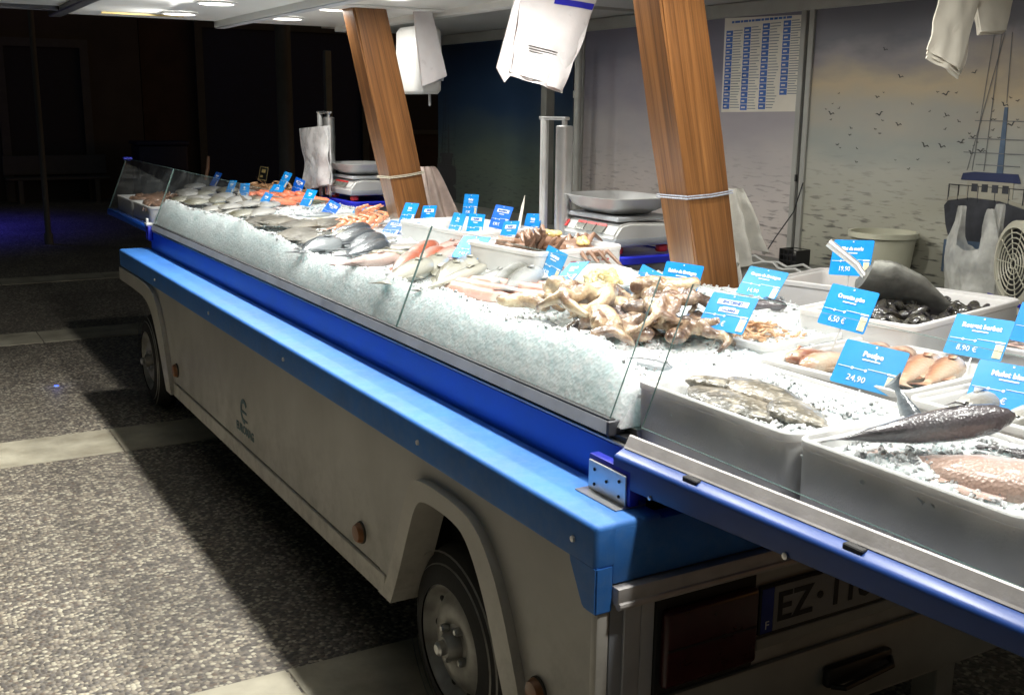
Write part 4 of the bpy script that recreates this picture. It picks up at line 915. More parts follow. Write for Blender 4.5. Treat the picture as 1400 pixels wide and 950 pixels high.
for j in range(NY + 1):
    y = Y0 + (Y1 - Y0) * j / NY; cz = crest(y)
    edge = min(1, (y - Y0) / .12)
    for i in range(9):
        t = i / 8; z = .988 + (cz - .988) * t; x = GT(z) + .012 + .005 * (1 + nz(z * 3, y, 18, 2)) * (.3 + t) + .018 * t ** 4 + .03 * max(0, nz(0, y, 3.4, 12)) * t * t
        pts.append((x, y, z - .03 * (1 - edge) * t))
    x0 = pts[-1][0]; z0 = pts[-1][2]
    for i in range(1, NX + 1):
        t = i / NX; x = x0 + (1.262 - x0) * t ** 1.15; k = min(1, (x - x0) / .10); k = k * k * (3 - 2 * k)
        pts.append((x, y, (z0 + .004 * nz(x, y, 30)) * (1 - k) + (zs(x, y) - .03 * (1 - edge)) * k))
nx = NX + 9; fs = [[j * nx + i, j * nx + i + 1, (j + 1) * nx + i + 1, (j + 1) * nx + i] for j in range(NY) for i in range(nx - 1)]
mb.poly(pts, fs); PT = pts
low = [(p[0], Y0 - .002, .986) for p in pts[:nx]]; mb.poly(list(pts[:nx]) + low, [[i, i + 1, nx + i + 1, nx + i] for i in range(nx - 1)])
def on_ice(rnd):
    i = rnd.randrange(8, nx)
    j = rnd.randrange(NY); p = Vector(PT[j * nx + i]) + Vector((0, rnd.uniform(-.007, .007), .002)); p.x = max(p.x, GT(p.z) + .017); return p, None
chips(mb, on_ice, 9000, .003, .007, random.Random(5))
ic = mb.build('crushed_ice', 'ice', smooth=30); tag(ic, 'crushed ice filling the long glass fronted display', 'ice', None, 'stuff')
def ice_patch(x0, x1, y0, y1, z, amp, n, label, fn=None):
    mb = MB(); N = 26; P = []
    for j in range(N + 1):
        for i in range(N + 1):
            x, y = x0 + (x1 - x0) * i / N, y0 + (y1 - y0) * j / N; e = min(1, 5 * min(i, N - i, j, N - j) / N)
            P.append((x, y, z + amp * (nz(x, y, 8, 4) + .5 * nz(x, y, 22, 1) + .25 * nz(x, y, 50, 9)) * 1.2 + (fn((x - x0) / (x1 - x0), (y - y0) / (y1 - y0)) if fn else 0) - .01 * (1 - e)))
    mb.poly(P, [[j * (N + 1) + i, j * (N + 1) + i + 1, (j + 1) * (N + 1) + i + 1, (j + 1) * (N + 1) + i] for j in range(N) for i in range(N)])
    chips(mb, lambda r: (Vector(r.choice(P)) + Vector((r.uniform(-.006, .006), r.uniform(-.006, .006), .003)), None), n, .003, .009, random.Random(int(x0 * 100 + y0 * 77)))
    o = mb.build('crushed_ice', 'ice', smooth=30); tag(o, label, 'ice', None, 'stuff'); return o

# ------------------------------------------------------------------ foam crates
def crate(cx, cy, w, d, z0, z1, rz, label, m='eps', r=.035, wall=.022):
    """w along X, d along Y, outer size at the rim"""
    mb = MB(); R = lambda a, z, rr=r: rrect(w - 2 * a, d - 2 * a, max(.006, rr - a * .6), z, 6)
    mb.loft([R(.004, z0), R(.003, z1 - .020), R(0, z1 - .017), R(0, z1 - .003), R(.003, z1), R(.009, z1), R(.0105, z1 - .009), R(.0205, z1 - .010), R(.023, z1 - .014), R(wall + .010, z0 + .018), ])
    o = mb.build('foam_crate', m, smooth=40); bm_ = Matrix.Translation((cx, cy, 0)) @ Matrix.Rotation(rz, 4, 'Z'); o.matrix_basis = bm_
    me = o.data; me.transform(Matrix.Translation((0, 0, -z0))); o.location.z = z0; tag(o, label, 'crate', 'white foam fish crates'); return o
crate(.408, -.066, .372, .500, .950, 1.100, 0, 'white foam crate of mottled skate pieces on ice, next to the display glass', 'epsgrey')
crate(.408, -.568, .372, .490, .964, 1.100, 0, 'white foam crate holding the big dark fish and the pink scaled fish', 'epsgrey')
crate(.408, -1.00, .372, .340, .976, 1.096, 0, 'white foam crate at the lower right corner, cut by the picture edge', 'epsgrey')
crate(.835, .005, .44, .425, .995, 1.112, .10, 'white foam crate of orange skinned fish behind the "Poulpe" card')
crate(.825, -.475, .42, .46, 1.005, 1.115, .05, 'white foam crate of pale fish behind the "Mulet blanc" card')
crate(.905, .455, .46, .36, .99, 1.115, .12, 'white foam crate of small brown shrimps on ice')
crate(1.32, .33, .66, .36, 1.00, 1.165, .22, 'deep white foam crate of black mussels with a metal scoop in it')
crate(1.60, .88, .38, .31, .94, 1.145, .3, 'white foam crate of pale pink fillets beside the thick timber post')
crate(1.40, -.13, .44, .40, .99, 1.13, .2, 'white foam crate behind the "Rouget barbet" card')
crate(.94, 1.73, .42, .44, 1.075, 1.205, .12, 'white foam crate heaped with brown crabs, left of the nearer scale')
crate(1.07, 2.62, .38, .60, 1.06, 1.185, .05, 'white foam crate standing behind the row of blue cards, before the steel tubes', wall=.02)
crate(.42, 5.42, .42, .5, .98, 1.08, 0, 'white foam crate at the far end behind the last glass pane, nearer one', 'eps')
crate(.42, 5.95, .42, .5, .98, 1.08, 0, 'white foam crate at the very far end behind the last glass pane', 'eps')
cc = [o for o in bpy.data.objects if o.get('label', '').startswith('white foam crate heaped with brown crabs')][0]
mb = MB(); rr = random.Random(3)
for k in range(16):
    x, z = rr.uniform(-.11, .13), rr.choice((.035, .05, .065, .08)); mb.box(x, x + rr.uniform(.008, .022), -.2235, -.219, z, z + .006)
mb.build('printed_mark', 'redprint', cc, smooth=0)
# ------------------------------------------------------------------ fish
PROF = {
 'slim': ([(0, .10), (.03, .34), (.10, .70), (.22, .96), (.36, 1), (.55, .86), (.72, .56), (.86, .27), (.92, .22), (.955, .45), (1, .88)], [(0, .16), (.04, .5), (.12, .85), (.28, 1), (.5, .86), (.72, .5), (.88, .16), (.94, .06), (1, .03)]),
 'deep': ([(0, .10), (.04, .38), (.12, .74), (.26, .98), (.40, 1), (.58, .82), (.74, .46), (.85, .20), (.90, .19), (.95, .5), (1, .82)], [(0, .18), (.05, .55), (.14, .9), (.28, 1), (.5, .8), (.72, .4), (.86, .14), (.93, .06), (1, .03)]),
 'flat': ([(0, .12), (.06, .36), (.2, .82), (.38, 1), (.58, .94), (.76, .52), (.86, .2), (.90, .17), (.95, .30), (1, .36)], [(0, .3), (.1, .8), (.3, 1), (.55, .9), (.78, .5), (.9, .2), (1, .06)]),
 'skinned': ([(0, .55), (.05, .85), (.2, 1), (.5, .85), (.8, .5), (.95, .25), (1, .1)], [(0, .55), (.05, .85), (.2, 1), (.5, .85), (.8, .5), (.95, .25), (1, .1)])}
def interp(tab, t):
    for (a, va), (b, vb) in zip(tab, tab[1:]):
        if t <= b: k = (t - a) / (b - a); k = k * k * (3 - 2 * k); return va + (vb - va) * k
    return tab[-1][1]
FM = {}
def fish_meshes(prof, m, L, h, w, bend, fork, detail):
    key = (prof, m, round(L, 2), h, w, round(bend, 2), detail)
    if key in FM: return FM[key]
    ph, pw = PROF[prof]; ts = [0, .012, .03, .06, .1, .15, .2, .27, .35, .44, .53, .62, .70, .77, .83, .88, .915, .94, .965, .985, 1]
    nr = 14; rings = []
    cen = lambda t: Vector((L / 2 - L * t, bend * L * math.sin(PI * t) - bend * L * .5, 0))
    for t in ts:
        hh = h / 2 * interp(ph, t); ww = w / 2 * interp(pw, t); c = cen(t); r = []
        for k in range(nr):
            a = 2 * PI * k / nr; y = math.sin(a) * hh; z = math.cos(a) * ww
            x = c.x - (fork * max(0, t - .9) * 10 * (abs(y) / (h / 2)) ** 1.3 * L if t > .9 else 0)
            r.append((x, c.y + y, z))
        rings.append(r)
    mb = MB(); mb.loft(rings); body = mb.mesh('fish_body', m, 60); parts = []
    if detail:
        def fin(t0, t1, sgn, hgt, swp, name):
            mb = MB(); n = 9; A = []; B = []
            for i in range(n + 1):
                u = i / n; t = t0 + (t1 - t0) * u; c = cen(t); y = sgn * h / 2 * interp(ph, t) * .93; e = hgt * h * math.sin(PI * min(1, u * .86 + .14)) ** .6 * (1 + .10 * (i % 2))
                A.append((c.x, c.y + y, 0)); B.append((c.x - swp * L * (u + .4), c.y + y + sgn * e, .002))
            mb.loft([[a, b, (b[0], b[1], b[2] + .0012), (a[0], a[1], a[2] + .003)] for a, b in zip(A, B)]); parts.append((name, mb.mesh(name, m, 60)))
        if prof in ('slim', 'deep'): fin(.28, .50, 1, .22, .02, 'dorsal_fin'); fin(.55, .76, 1, .16, .03, 'dorsal_fin'); fin(.58, .74, -1, .16, .03, 'anal_fin')
        elif prof == 'flat': fin(.12, .82, 1, .12, .01, 'dorsal_fin'); fin(.18, .82, -1, .12, .01, 'anal_fin')
        if prof != 'skinned':
            mb = MB(); c = cen(.24); zz = w / 2 * interp(pw, .24) * .97; hh = h * .28
            mb.loft([[(c.x, c.y - .02 * h, zz), (c.x, c.y - .12 * h, zz), (c.x, c.y - .12 * h, zz + .002), (c.x, c.y - .02 * h, zz + .002)], [(c.x - .07 * L, c.y + .02 * h, zz + .006), (c.x - .06 * L, c.y - .24 * h, zz + .006), (c.x - .06 * L, c.y - .24 * h, zz + .008), (c.x - .07 * L, c.y + .02 * h, zz + .008)], [(c.x - .12 * L, c.y - .02 * h, zz + .003), (c.x - .11 * L, c.y - .22 * h, zz + .003), (c.x - .11 * L, c.y - .22 * h, zz + .004), (c.x - .12 * L, c.y - .02 * h, zz + .004)]])
            parts.append(('pectoral_fin', mb.mesh('pectoral_fin', m, 60)))
            te = .075 if prof != 'flat' else .09; c = cen(te)
            mb = MB(); mb.ball((c.x, c.y + h * .5 * interp(ph, te) * .32, w / 2 * interp(pw, te) * .86), (h * .06, h * .06, h * .035), 10); parts.append(('eye', mb.mesh('eye', 'eye', 60)))
    FM[key] = (body, parts); return FM[key]
NOFISH = 0
def fish(label, head, tail, prof, m, hr, wr, z=None, lift=.012, bend=0., fork=.05, detail=True, name='fish', group=None, cat='fish', flip=1, roll=0., quant=True):
    """head and tail: points on the bed (world x, y) or photo pixels; lies on its side with the back towards +local y"""
    def P(q):
        if len(q) == 3: return Vector(q)
        if isinstance(q[0], int) or q[0] > 5:
            p = at(q[0], q[1], Z=1.10 if z is None else z)
            if z is None:
                for _ in range(4): p = at(q[0], q[1], Z=zs(p.x, p.y) + lift)
            return p
        return Vector((q[0], q[1], (zs(q[0], q[1]) if z is None else z) + lift))
    a, b = P(head), P(tail); d = a - b; L = d.length
    cap = {'flat': .36, 'deep': .40, 'slim': .44, 'skinned': .75}[prof]
    if L > cap: c0 = (a + b) / 2; a = c0 + d * (.5 * cap / L); b = c0 - d * (.5 * cap / L); d = a - b; L = cap
    Lq = round(L / .02) * .02 if quant else L
    body, parts = fish_meshes(prof, m, Lq, round(Lq * hr, 3), round(Lq * wr, 3), bend, fork, detail)
    x = d.normalized(); zc = Vector((0, 0, 1)); zc = (zc - x * zc.dot(x)).normalized(); y = zc.cross(x) * flip
    if flip < 0: zc = x.cross(y)
    R_ = Matrix((x, y, zc)).transposed().to_4x4()
    mtx = Matrix.Translation((a + b) / 2) @ R_ @ Matrix.Rotation(roll, 4, 'X')
    o = link(name, body, None, mtx); tag(o, label, cat, group)
    for n_, me in parts: link(n_, me, o)
    return o
rnd = random.Random(12)
# ---- box 1: skate pieces
ice_patch(.235, .585, -.30, .17, 1.060, .016, 900, 'crushed ice in the crate of mottled skate', lambda u, v: .028 * u)
fish('long mottled skate piece along the glass side of its crate', (.33, .13, 1.075), (.36, -.24, 1.07), 'flat', 'monk', .40, .13, bend=.05, detail=False, name='skate_piece', cat='fish piece')
fish('mottled skate piece in the middle of its crate, overlapping the long one', (.42, .10, 1.088), (.44, -.17, 1.085), 'flat', 'monk', .44, .16, bend=-.06, detail=False, name='skate_piece', cat='fish piece', flip=-1)
fish('mottled skate piece nearest the dividing crate wall', (.40, -.08, 1.092), (.37, -.28, 1.078), 'flat', 'monk', .55, .16, bend=.08, detail=False, name='skate_piece', cat='fish piece')
fish('small thick skate piece at the far end of its crate', (.33, .14, 1.092), (.45, .02, 1.090), 'flat', 'monk', .5, .2, bend=.08, detail=False, name='skate_piece', cat='fish piece')
# ---- box 2
ice_patch(.235, .585, -.80, -.33, 1.072, .012, 900, 'crushed ice in the crate of the big dark fish', lambda u, v: .02 * u)
fish('large pink fish with big shining scales lying below the big dark fish', (.43, -.80, 1.082), (.375, -.40, 1.072), 'deep', 'bream', .40, .22, bend=.02, flip=-1)
fish('big dark speckled fish lying across the crate, uppermost', (.515, -.575, 1.165), (.262, -.372, 1.098), 'slim', 'bass', .25, .20, bend=.02, flip=1, roll=-.35, quant=False)
fish('second dark fish partly hidden behind the pink one at the right edge', (.535, -.86, 1.105), (.53, -.52, 1.09), 'slim', 'bass', .22, .17, bend=-.03)
fish('grey fish tail sticking up at the back corner of the crate', (.50, -.42, 1.03), (.555, -.265, 1.155), 'slim', 'grey', .30, .15, detail=False, name='fish', roll=1.2)
# ---- pollack crate
ice_patch(.64, 1.03, -.19, .20, 1.062, .01, 500, 'crushed ice in the crate of orange fish', None)
for k, (a, b, z_) in enumerate((((.68, .17), (.86, .19), 1.10), ((.66, .10), (.90, .13), 1.098), ((.98, -.03), (.72, -.14), 1.105), ((1.00, -.08), (.76, -.18), 1.108), ((1.0, .06), (.70, -.04), 1.10), ((1.0, .14), (.74, .04), 1.098))):
    fish(['orange fish alone at the left of its crate, topmost there', 'orange fish under the left one, touching the crate wall', 'orange fish in the right heap, second from the near wall', 'orange fish nearest the near right wall of the crate', 'orange fish in the middle of the crate behind the card', 'orange fish at the back of the crate, right of the card'][k], (*a, z_), (*b, z_ - .005), 'slim', 'pollack', .30, .22, bend=rnd.uniform(-.03, .03), flip=rnd.choice((-1, 1)))
# ---- mullet crate
ice_patch(.64, 1.01, -.68, -.27, 1.06, .01, 300, 'crushed ice in the crate of pale fish', None)
for k in range(3): fish(['pale fish on the left in the crate behind the dark fish', 'pale fish in the middle of the crate behind the dark fish', 'pale fish on the right of the crate behind the dark fish'][k], (.68, -.33 - .12 * k, 1.09), (.98, -.30 - .12 * k, 1.09), 'slim', 'flatpale', .26, .2)
ice_patch(1.20, 1.59, -.30, .04, 1.075, .01, 200, 'crushed ice in the crate behind the red mullet card', None)
for k in range(4): fish(['pale pink fish nearest the glass in the back right crate', 'second pale pink fish in the back right crate', 'third pale pink fish in the back right crate', 'pale pink fish against the far wall of the back right crate'][k], (1.23 + .09 * k, -.27, 1.09), (1.26 + .09 * k, .02, 1.10), 'slim', 'fillet', .28, .2, detail=False)
# ---- shrimps
ice_patch(.70, 1.10, .30, .60, 1.075, .014, 700, 'crushed ice under the small brown shrimps', lambda u, v: .03 * v)
def shrimp_mesh(L, m, seg=7, claws=False):
    mb = MB(); pts = []; rad = []
    for i in range(seg + 1):
        t = i / seg; a = -.5 + 2.3 * t; pts.append((L * .36 * math.cos(a) - (0 if not claws else 0), L * .36 * math.sin(a), L * .09)); rad.append(L * (.055 + .05 * math.sin(PI * min(1, t * 1.2 + .12))) * (1 if i % 2 else .88))
    mb.tube(pts, rad, 8); tl = Vector(pts[-1]); hd = Vector(pts[0])
    mb.poly([tl, tl + Vector((-.16 * L, -.02 * L, -.04 * L)), tl + Vector((-.17 * L, -.12 * L, -.03 * L)), tl + Vector((-.06 * L, -.14 * L, -.02 * L))], [[0, 1, 2, 3]])
    for k in range(3): mb.tube([hd, hd + Vector((.2 * L, -.12 * L * (k - 1), .1 * L)), hd + Vector((.02 * L, -.55 * L - .1 * L * k, .06 * L + .05 * L * k))], [.012 * L, .008 * L, .004 * L], 4)
    for k in range(4): c = Vector(pts[1 + k]); mb.tube([c, c * .55 + Vector((0, 0, -.02 * L))], [.014 * L, .006 * L], 4)
    if claws:
        for s_ in (-1, 1): mb.tube([hd, hd + Vector((.16 * L, -.14 * L + .08 * L * s_, .03 * L)), hd + Vector((.28 * L, -.36 * L + .12 * L * s_, .04 * L)), hd + Vector((.22 * L, -.62 * L + .12 * L * s_, .03 * L))], [.02 * L, .022 * L, .04 * L, .008 * L], 6)
    return mb.mesh('shrimp_body', m, 50)
SH = [shrimp_mesh(.06, 'shrimp'), shrimp_mesh(.052, 'shrimp')]
rnd = random.Random(3)
for k in range(70):
    u, v = rnd.gauss(.32, .16), rnd.gauss(.42, .2); x, y = .70 + .40 * min(.95, max(.05, u)), .31 + .28 * min(.95, max(.05, v))
    zz = 1.083 + .03 * v + rnd.uniform(0, .022) * max(0, 1 - ((u - .32) ** 2 + (v - .42) ** 2) * 9)
    o = link('shrimp', SH[k % 2], None, Matrix.Translation((x, y, zz)) @ Euler((rnd.uniform(-.5, .5), rnd.uniform(-.5, .5), rnd.uniform(0, 6.3))).to_matrix().to_4x4())
    tag(o, 'tiny brown shrimp heaped on ice in the small shrimp crate', 'shrimp', 'brown shrimps on ice')
# ---- mussels
def mussel_mesh(op):
    mb = MB(); n = 14
    for s_ in (-1, 1):
        rings = []
        for j in range(5):
            t = j / 4; k = math.cos(t * PI / 2); r = []
            for i in range(n):
                a = 2 * PI * i / n; x = .036 * math.cos(a); y = (.017 + .004 * math.cos(a)) * math.sin(a) * (1 if math.cos(a) > 0 else .9)
                p = Vector((x * (k * .98 + .02), y * (k * .98 + .02), s_ * (.0005 + .0115 * math.sin(t * PI / 2))))
                p = Matrix.Rotation(-s_ * op, 3, 'Y') @ (p + Vector((.036, 0, 0))) - Vector((.036, 0, 0)); r.append(p)
            rings.append(r)
        mb.loft(rings)
    if op > .1: mb.mi = 1; mb.ball((.008, 0, 0), (.022, .011, .004), 8)
    return mb.mesh('mussel_shell', ['mussel', 'musselflesh'], 50)
MU = [mussel_mesh(.0), mussel_mesh(.03), mussel_mesh(.22)]
mc = Matrix.Translation((1.32, .33, 0)) @ Matrix.Rotation(.22, 4, 'Z')
mb = MB(); P = []
for j in range(15):
    for i in range(27): x, y = -.295 + .59 * i / 26, -.148 + .296 * j / 14; P.append(mc @ Vector((x, y, 1.075 + .02 * nz(x, y, 9) + .012 * nz(x, y, 30))))
mb.poly(P, [[j * 27 + i, j * 27 + i + 1, (j + 1) * 27 + i + 1, (j + 1) * 27 + i] for j in range(14) for i in range(26)]); 
for yy in (-.150,): mb.prism([mc @ Vector((-.30, yy, 1.03)), mc @ Vector((.28, yy, 1.03)), mc @ Vector((.28, yy, 1.150)), mc @ Vector((-.30, yy, 1.150))], (0, .003, 0))
mb.prism([mc @ Vector((-.302, -.15, 1.03)), mc @ Vector((-.302, .14, 1.03)), mc @ Vector((-.302, .14, 1.148)), mc @ Vector((-.302, -.15, 1.148))], (.003, 0, 0))
o = mb.build('net_liner', 'liner', smooth=60); tag(o, 'violet grey net liner round the mussels in their crate', 'liner')
for k in range(150):
    x = rnd.uniform(-.27, .27); y = rnd.uniform(-.125, .13); hgt = .048 * math.exp(-((x - .0) / .20) ** 2 - ((y - .02) / .10) ** 2)
    p = mc @ Vector((x, y, 1.110 + hgt + rnd.uniform(-.004, .014)))
    o = link('mussel', MU[rnd.choice((0, 0, 1, 1, 2))], None, Matrix.Translation(p) @ Euler((rnd.uniform(-1.2, 1.2), rnd.uniform(-.8, .8), rnd.uniform(0, 6.3))).to_matrix().to_4x4() @ Matrix.Scale(rnd.uniform(.85, 1.15), 4))
    tag(o, 'shiny black mussel in the heap inside the deep foam crate', 'mussel', 'black mussels in the crate')
# scoop
SC = thing('scoop', 'dull metal scoop with tubular handle stuck in the mussels', 'scoop', mtx=Matrix.Translation((1.26, .37, 1.21)) @ Matrix.Rotation(-.62, 4, 'Z') @ Matrix.Rotation(.40, 4, 'Y') @ Matrix.Rotation(-.75, 4, 'X') @ Matrix.Scale(.86, 4))
mb = MB(); ro, ri = [], []; n = 18
rings = []
for i in range(15):
    t = i / 14; x = .29 * t - .09; w = .105 * (min(1, t * 3 + .45)) ** .6 * (1 - .55 * max(0, t - .55) / .45); dd = .062 * (1 - .75 * t)
    r = [(x, w * math.sin(a), -dd * math.cos(a) + dd * .3) for a in [(-.56 + 1.12 * k / n) * PI * .95 for k in range(n + 1)]]
    rings.append(r + [(p[0], p[1] * .965, p[2] + .003) for p in reversed(r)])
mb.loft(rings); r = rings[0][:n + 1]; mb.poly([(p[0] + .001, p[1], p[2]) for p in r], [list(range(n + 1))]); mb.build('blade', 'shovel', SC, smooth=50)
mb = MB(); mb.tube([(-.085, 0, .0), (-.105, 0, .015), (-.12, 0, .03), (-.235, 0, .07)], [.010, .011, .0135, .0145], 14); mb.build('handle', 'steel', SC)
# ---- fillets
mb = MB()
for k in range(7):
    L = .17; c = Vector((1.50 + .06 * (k % 4), .80 + .10 * (k // 4) + .02 * (k % 2), 1.045 + .014 * (k % 3)))
    b_ = MB(); b_.loft([rrect(L * .75, .035, .016, -.008), rrect(L, .052, .024, -.002), rrect(L * .97, .048, .022, .006), rrect(L * .8, .03, .013, .010)])
    o = b_.build('fillet', 'fillet', smooth=60); o.matrix_basis = Matrix.Translation(c) @ Euler((.2, rnd.uniform(-.15, .15), PI / 2 + rnd.uniform(-.3, .3))).to_matrix().to_4x4()
    tag(o, 'pale pink fish fillet in the crate beside the timber post', 'fillet', 'pale fillets in a crate')
# dark fish lying before them
fish('small dark fish lying in front of the fillet crate', (1.12, .62, 1.125), (1.02, .80, 1.11), 'slim', 'bass', .3, .2)
# ---- octopuses
def put(name, me, x, y, z, rz, label, cat, rx=0, ry=0, s=1.): o = link(name, me, None, Matrix.Translation((x, y, z)) @ Euler((rx, ry, rz)).to_matrix().to_4x4() @ Matrix.Scale(s, 4)); return tag(o, label, cat)
put('octopus', OCT[0], .58, .74, 1.125, 2.5, 'large cream octopus with thick arms folded at the top of the heap', 'octopus', .1, -.1, .85)
put('octopus', OCT[1], .48, .52, 1.10, 1.9, 'brown octopus with long smooth arms at the near end of the ice', 'octopus', 0, .05, .78)
put('octopus', OCT[2], .50, .76, 1.10, -.6, 'dark wet octopus under the cream one, facing the glass', 'octopus', 0, 0, .78)
put('octopus', OCT[3], .56, .45, 1.10, .6, 'brown octopus with curled arms lying nearest the crates, below the white labelled card', 'octopus', 0, 0, .72)
put('octopus', OCT[1], .56, .62, 1.150, -.6, 'brown octopus lying uppermost on the heap, arms hanging both ways', 'octopus', .05, -.1, .72)
put('octopus', OCT[3], .60, .90, 1.125, 1.2, 'brown octopus at the left side of the heap beside the pink dogfish', 'octopus', 0, .1, .65)
put('mantle', FOLD[0], .42, .62, 1.118, 1.15, 'thick cream mantle folded on the front of the octopus heap', 'octopus', .15, 0, .75)
put('mantle', FOLD[1], .68, .66, 1.185, -.5, 'yellowish white mantle folded against the blue card', 'octopus', 0, 0, .8)
put('mantle', FOLD[0], .40, .98, 1.110, 2.2, 'cream mantle end hanging towards the ice at the left of the octopus heap', 'octopus', .1, 0, .6)
# ---- serving dish with clams
mb = MB(); E_ = lambda a, b, z: [(a * math.cos(2 * PI * k / 32), b * math.sin(2 * PI * k / 32), z) for k in range(32)]
mb.loft([E_(.15, .055, 0), E_(.20, .09, .02), E_(.225, .11, .038), E_(.228, .113, .041), E_(.215, .103, .039), E_(.19, .083, .02), E_(.14, .05, .006)]); o = mb.build('dish', 'scalewhite', smooth=60)
DM = Matrix.Translation((.82, 1.17, 1.125)) @ Matrix.Rotation(.72, 4, 'Z') @ Matrix.Rotation(.14, 4, 'X'); o.matrix_basis = DM; tag(o, 'white oval dish of yellow clams between pink fish and octopus', 'dish')
mb = MB()
for s_ in (-1, 1): mb.loft([[(.018 * k_ * math.cos(a), .014 * k_ * math.sin(a), s_ * .009 * (1 - k_ ** 2) ** .5) for a in [2 * PI * i / 12 for i in range(12)]] for k_ in (1, .9, .7, .4, .05)])
CL = mb.mesh('clam_shell', 'clam', 60)
for k in range(34):
    a, r_ = rnd.uniform(0, 6.3), rnd.random() ** .5; p = DM @ Vector((.15 * r_ * math.cos(a), .06 * r_ * math.sin(a), .030 + rnd.uniform(0, .02) * (1 - r_)))
    tag(link('clam', CL, None, Matrix.Translation(p) @ Euler((rnd.uniform(-1, 1), rnd.uniform(-1, 1), rnd.uniform(0, 6))).to_matrix().to_4x4()), 'small yellow clam in the white oval dish', 'clam', 'yellow clams in the dish')
# ---- pink skinned dogfish along the front
for k, (a, b) in enumerate((((597, 392), (748, 419)), ((606, 387), (764, 409)), ((640, 384), (778, 401)), ((690, 391), (800, 396)), ((598, 385), (702, 403)), ((700, 399), (792, 405)), ((720, 388), (795, 391)))):
    fish(['long pink skinned dogfish nearest the ice edge, longest of its row', 'long pink skinned dogfish, second from the ice edge', 'long pink skinned dogfish, third from the ice edge', 'pink skinned dogfish pointing at the octopus heap', 'short pink skinned dogfish at the left of its row', 'pink skinned dogfish lying before the oval dish', 'pink skinned dogfish touching the oval dish'][k], a, b, 'skinned', 'dogfish', .13, .12, lift=.018 + .006 * (k % 3), bend=rnd.uniform(-.03, .03), detail=False, name='skinned_dogfish')
def grp(items, lab, prof, m, hr, wr, **kw):
    for k, (a, b) in enumerate(items): fish(lab[k] if isinstance(lab, list) else lab, a, b, prof, m, hr, wr, bend=rnd.uniform(-.04, .04), flip=rnd.choice((-1, 1)), **kw)
grp([((778, 404), (704, 419))], ['silver fish with its tail at the ice edge beside the pink dogfish'], 'slim', 'hake', .2, .14, lift=.03)
grp([((668, 364), (574, 397))], ['thin olive fish lying on top of the pile left of the brown crabs'], 'slim', 'whiting', .13, .11, lift=.045)
grp([((722, 366), (664, 396)), ((735, 372), (690, 396)), ((700, 372), (640, 388))], ['bright silver fish below the crab crate', 'second silver fish below the crab crate, nearer the pink dogfish', 'dull silver fish left of the bright silver one'], 'slim', 'hake', .24, .18, lift=.035)
grp([((612, 352), (560, 382)), ((630, 362), (598, 396)), ((650, 352), (612, 388)), ((590, 360), (520, 388)), ((645, 374), (600, 372)), ((668, 350), (625, 372))], ['olive silver fish just right of the glass joint', 'olive silver fish pointing to the ice edge at the glass joint', 'olive silver fish under the large leaning blue card', 'olive silver fish with a square tail at the ice edge, left of the glass joint', 'olive silver fish lying crosswise on the pile right of the glass joint', 'olive silver fish with its head under the large blue card'], 'slim', 'whiting', .24, .18, lift=.025)
grp([((612, 342), (555, 372)), ((640, 345), (580, 360)), ((596, 336), (548, 354)), ((570, 352), (535, 374)), ((630, 334), (585, 346))], ['red pink gurnard on the pink heap, lowest one', 'red pink gurnard on the pink heap, right one', 'red pink gurnard on the pink heap, left one', 'red pink gurnard lying at the left foot of the pink heap', 'red pink gurnard at the top of the pink heap'], 'slim', 'gurnard', .24, .2, lift=.03)
grp([((546, 352), (458, 362))], ['orange backed gurnard lying alone on a mound of white ice'], 'slim', 'gurnard', .24, .2, lift=.05)
grp([((515, 318), (425, 338)), ((530, 322), (462, 346)), ((505, 310), (440, 322)), ((462, 330), (404, 346)), ((528, 334), (470, 350))], ['slate grey fish with pale belly, longest of the grey group', 'slate grey fish nearest the orange gurnard', 'slate grey fish at the back of the grey group', 'slate grey fish with its tail standing at the ice edge', 'slate grey fish, front one under the orange gurnard'], 'deep', 'grey', .36, .2, lift=.03)
grp([((396, 292), (360, 316)), ((432, 296), (386, 322)), ((424, 311), (390, 331)), ((470, 296), (412, 318)), ((378, 294), (346, 312)), ((448, 314), (404, 338))], ['brown flatfish leaning on the pile left of the grey group, leftmost', 'brown flatfish leaning on the pile, second from the left', 'pale brown flatfish at the ice edge in the middle of the far half', 'brown flatfish at the top right of the flatfish pile', 'small brown flatfish at the far side of the flatfish pile', 'brown flatfish between the flatfish pile and the grey fish'], 'flat', 'turbot', .52, .10, lift=.035)
k = 0
FL = []
for row in range(4):
    for c_ in range(6):
        x0 = 236 + 21 * c_ + 7 * row + rnd.uniform(-5, 5); y0 = 276 + 4.6 * c_ - 7 * row + rnd.uniform(-3, 3)
        FL.append(((x0 + rnd.uniform(16, 26), y0 - rnd.uniform(2, 9)), (x0, y0 + rnd.uniform(2, 6))))
for a, b in FL: fish('small white bellied flatfish in the far heap of flatfish on the ice', a, b, 'flat', 'flatpale' if rnd.random() < .6 else 'whiting', .42, .10, lift=.03 + rnd.uniform(0, .02), bend=rnd.uniform(-.05, .05), detail=False, group='small flatfish at the far end')
fish('dark brown fish tail standing up in the far heap', (.72, 4.62, 1.06), (.60, 4.58, 1.20), 'slim', 'turbot', .35, .14, detail=False, roll=1.0)
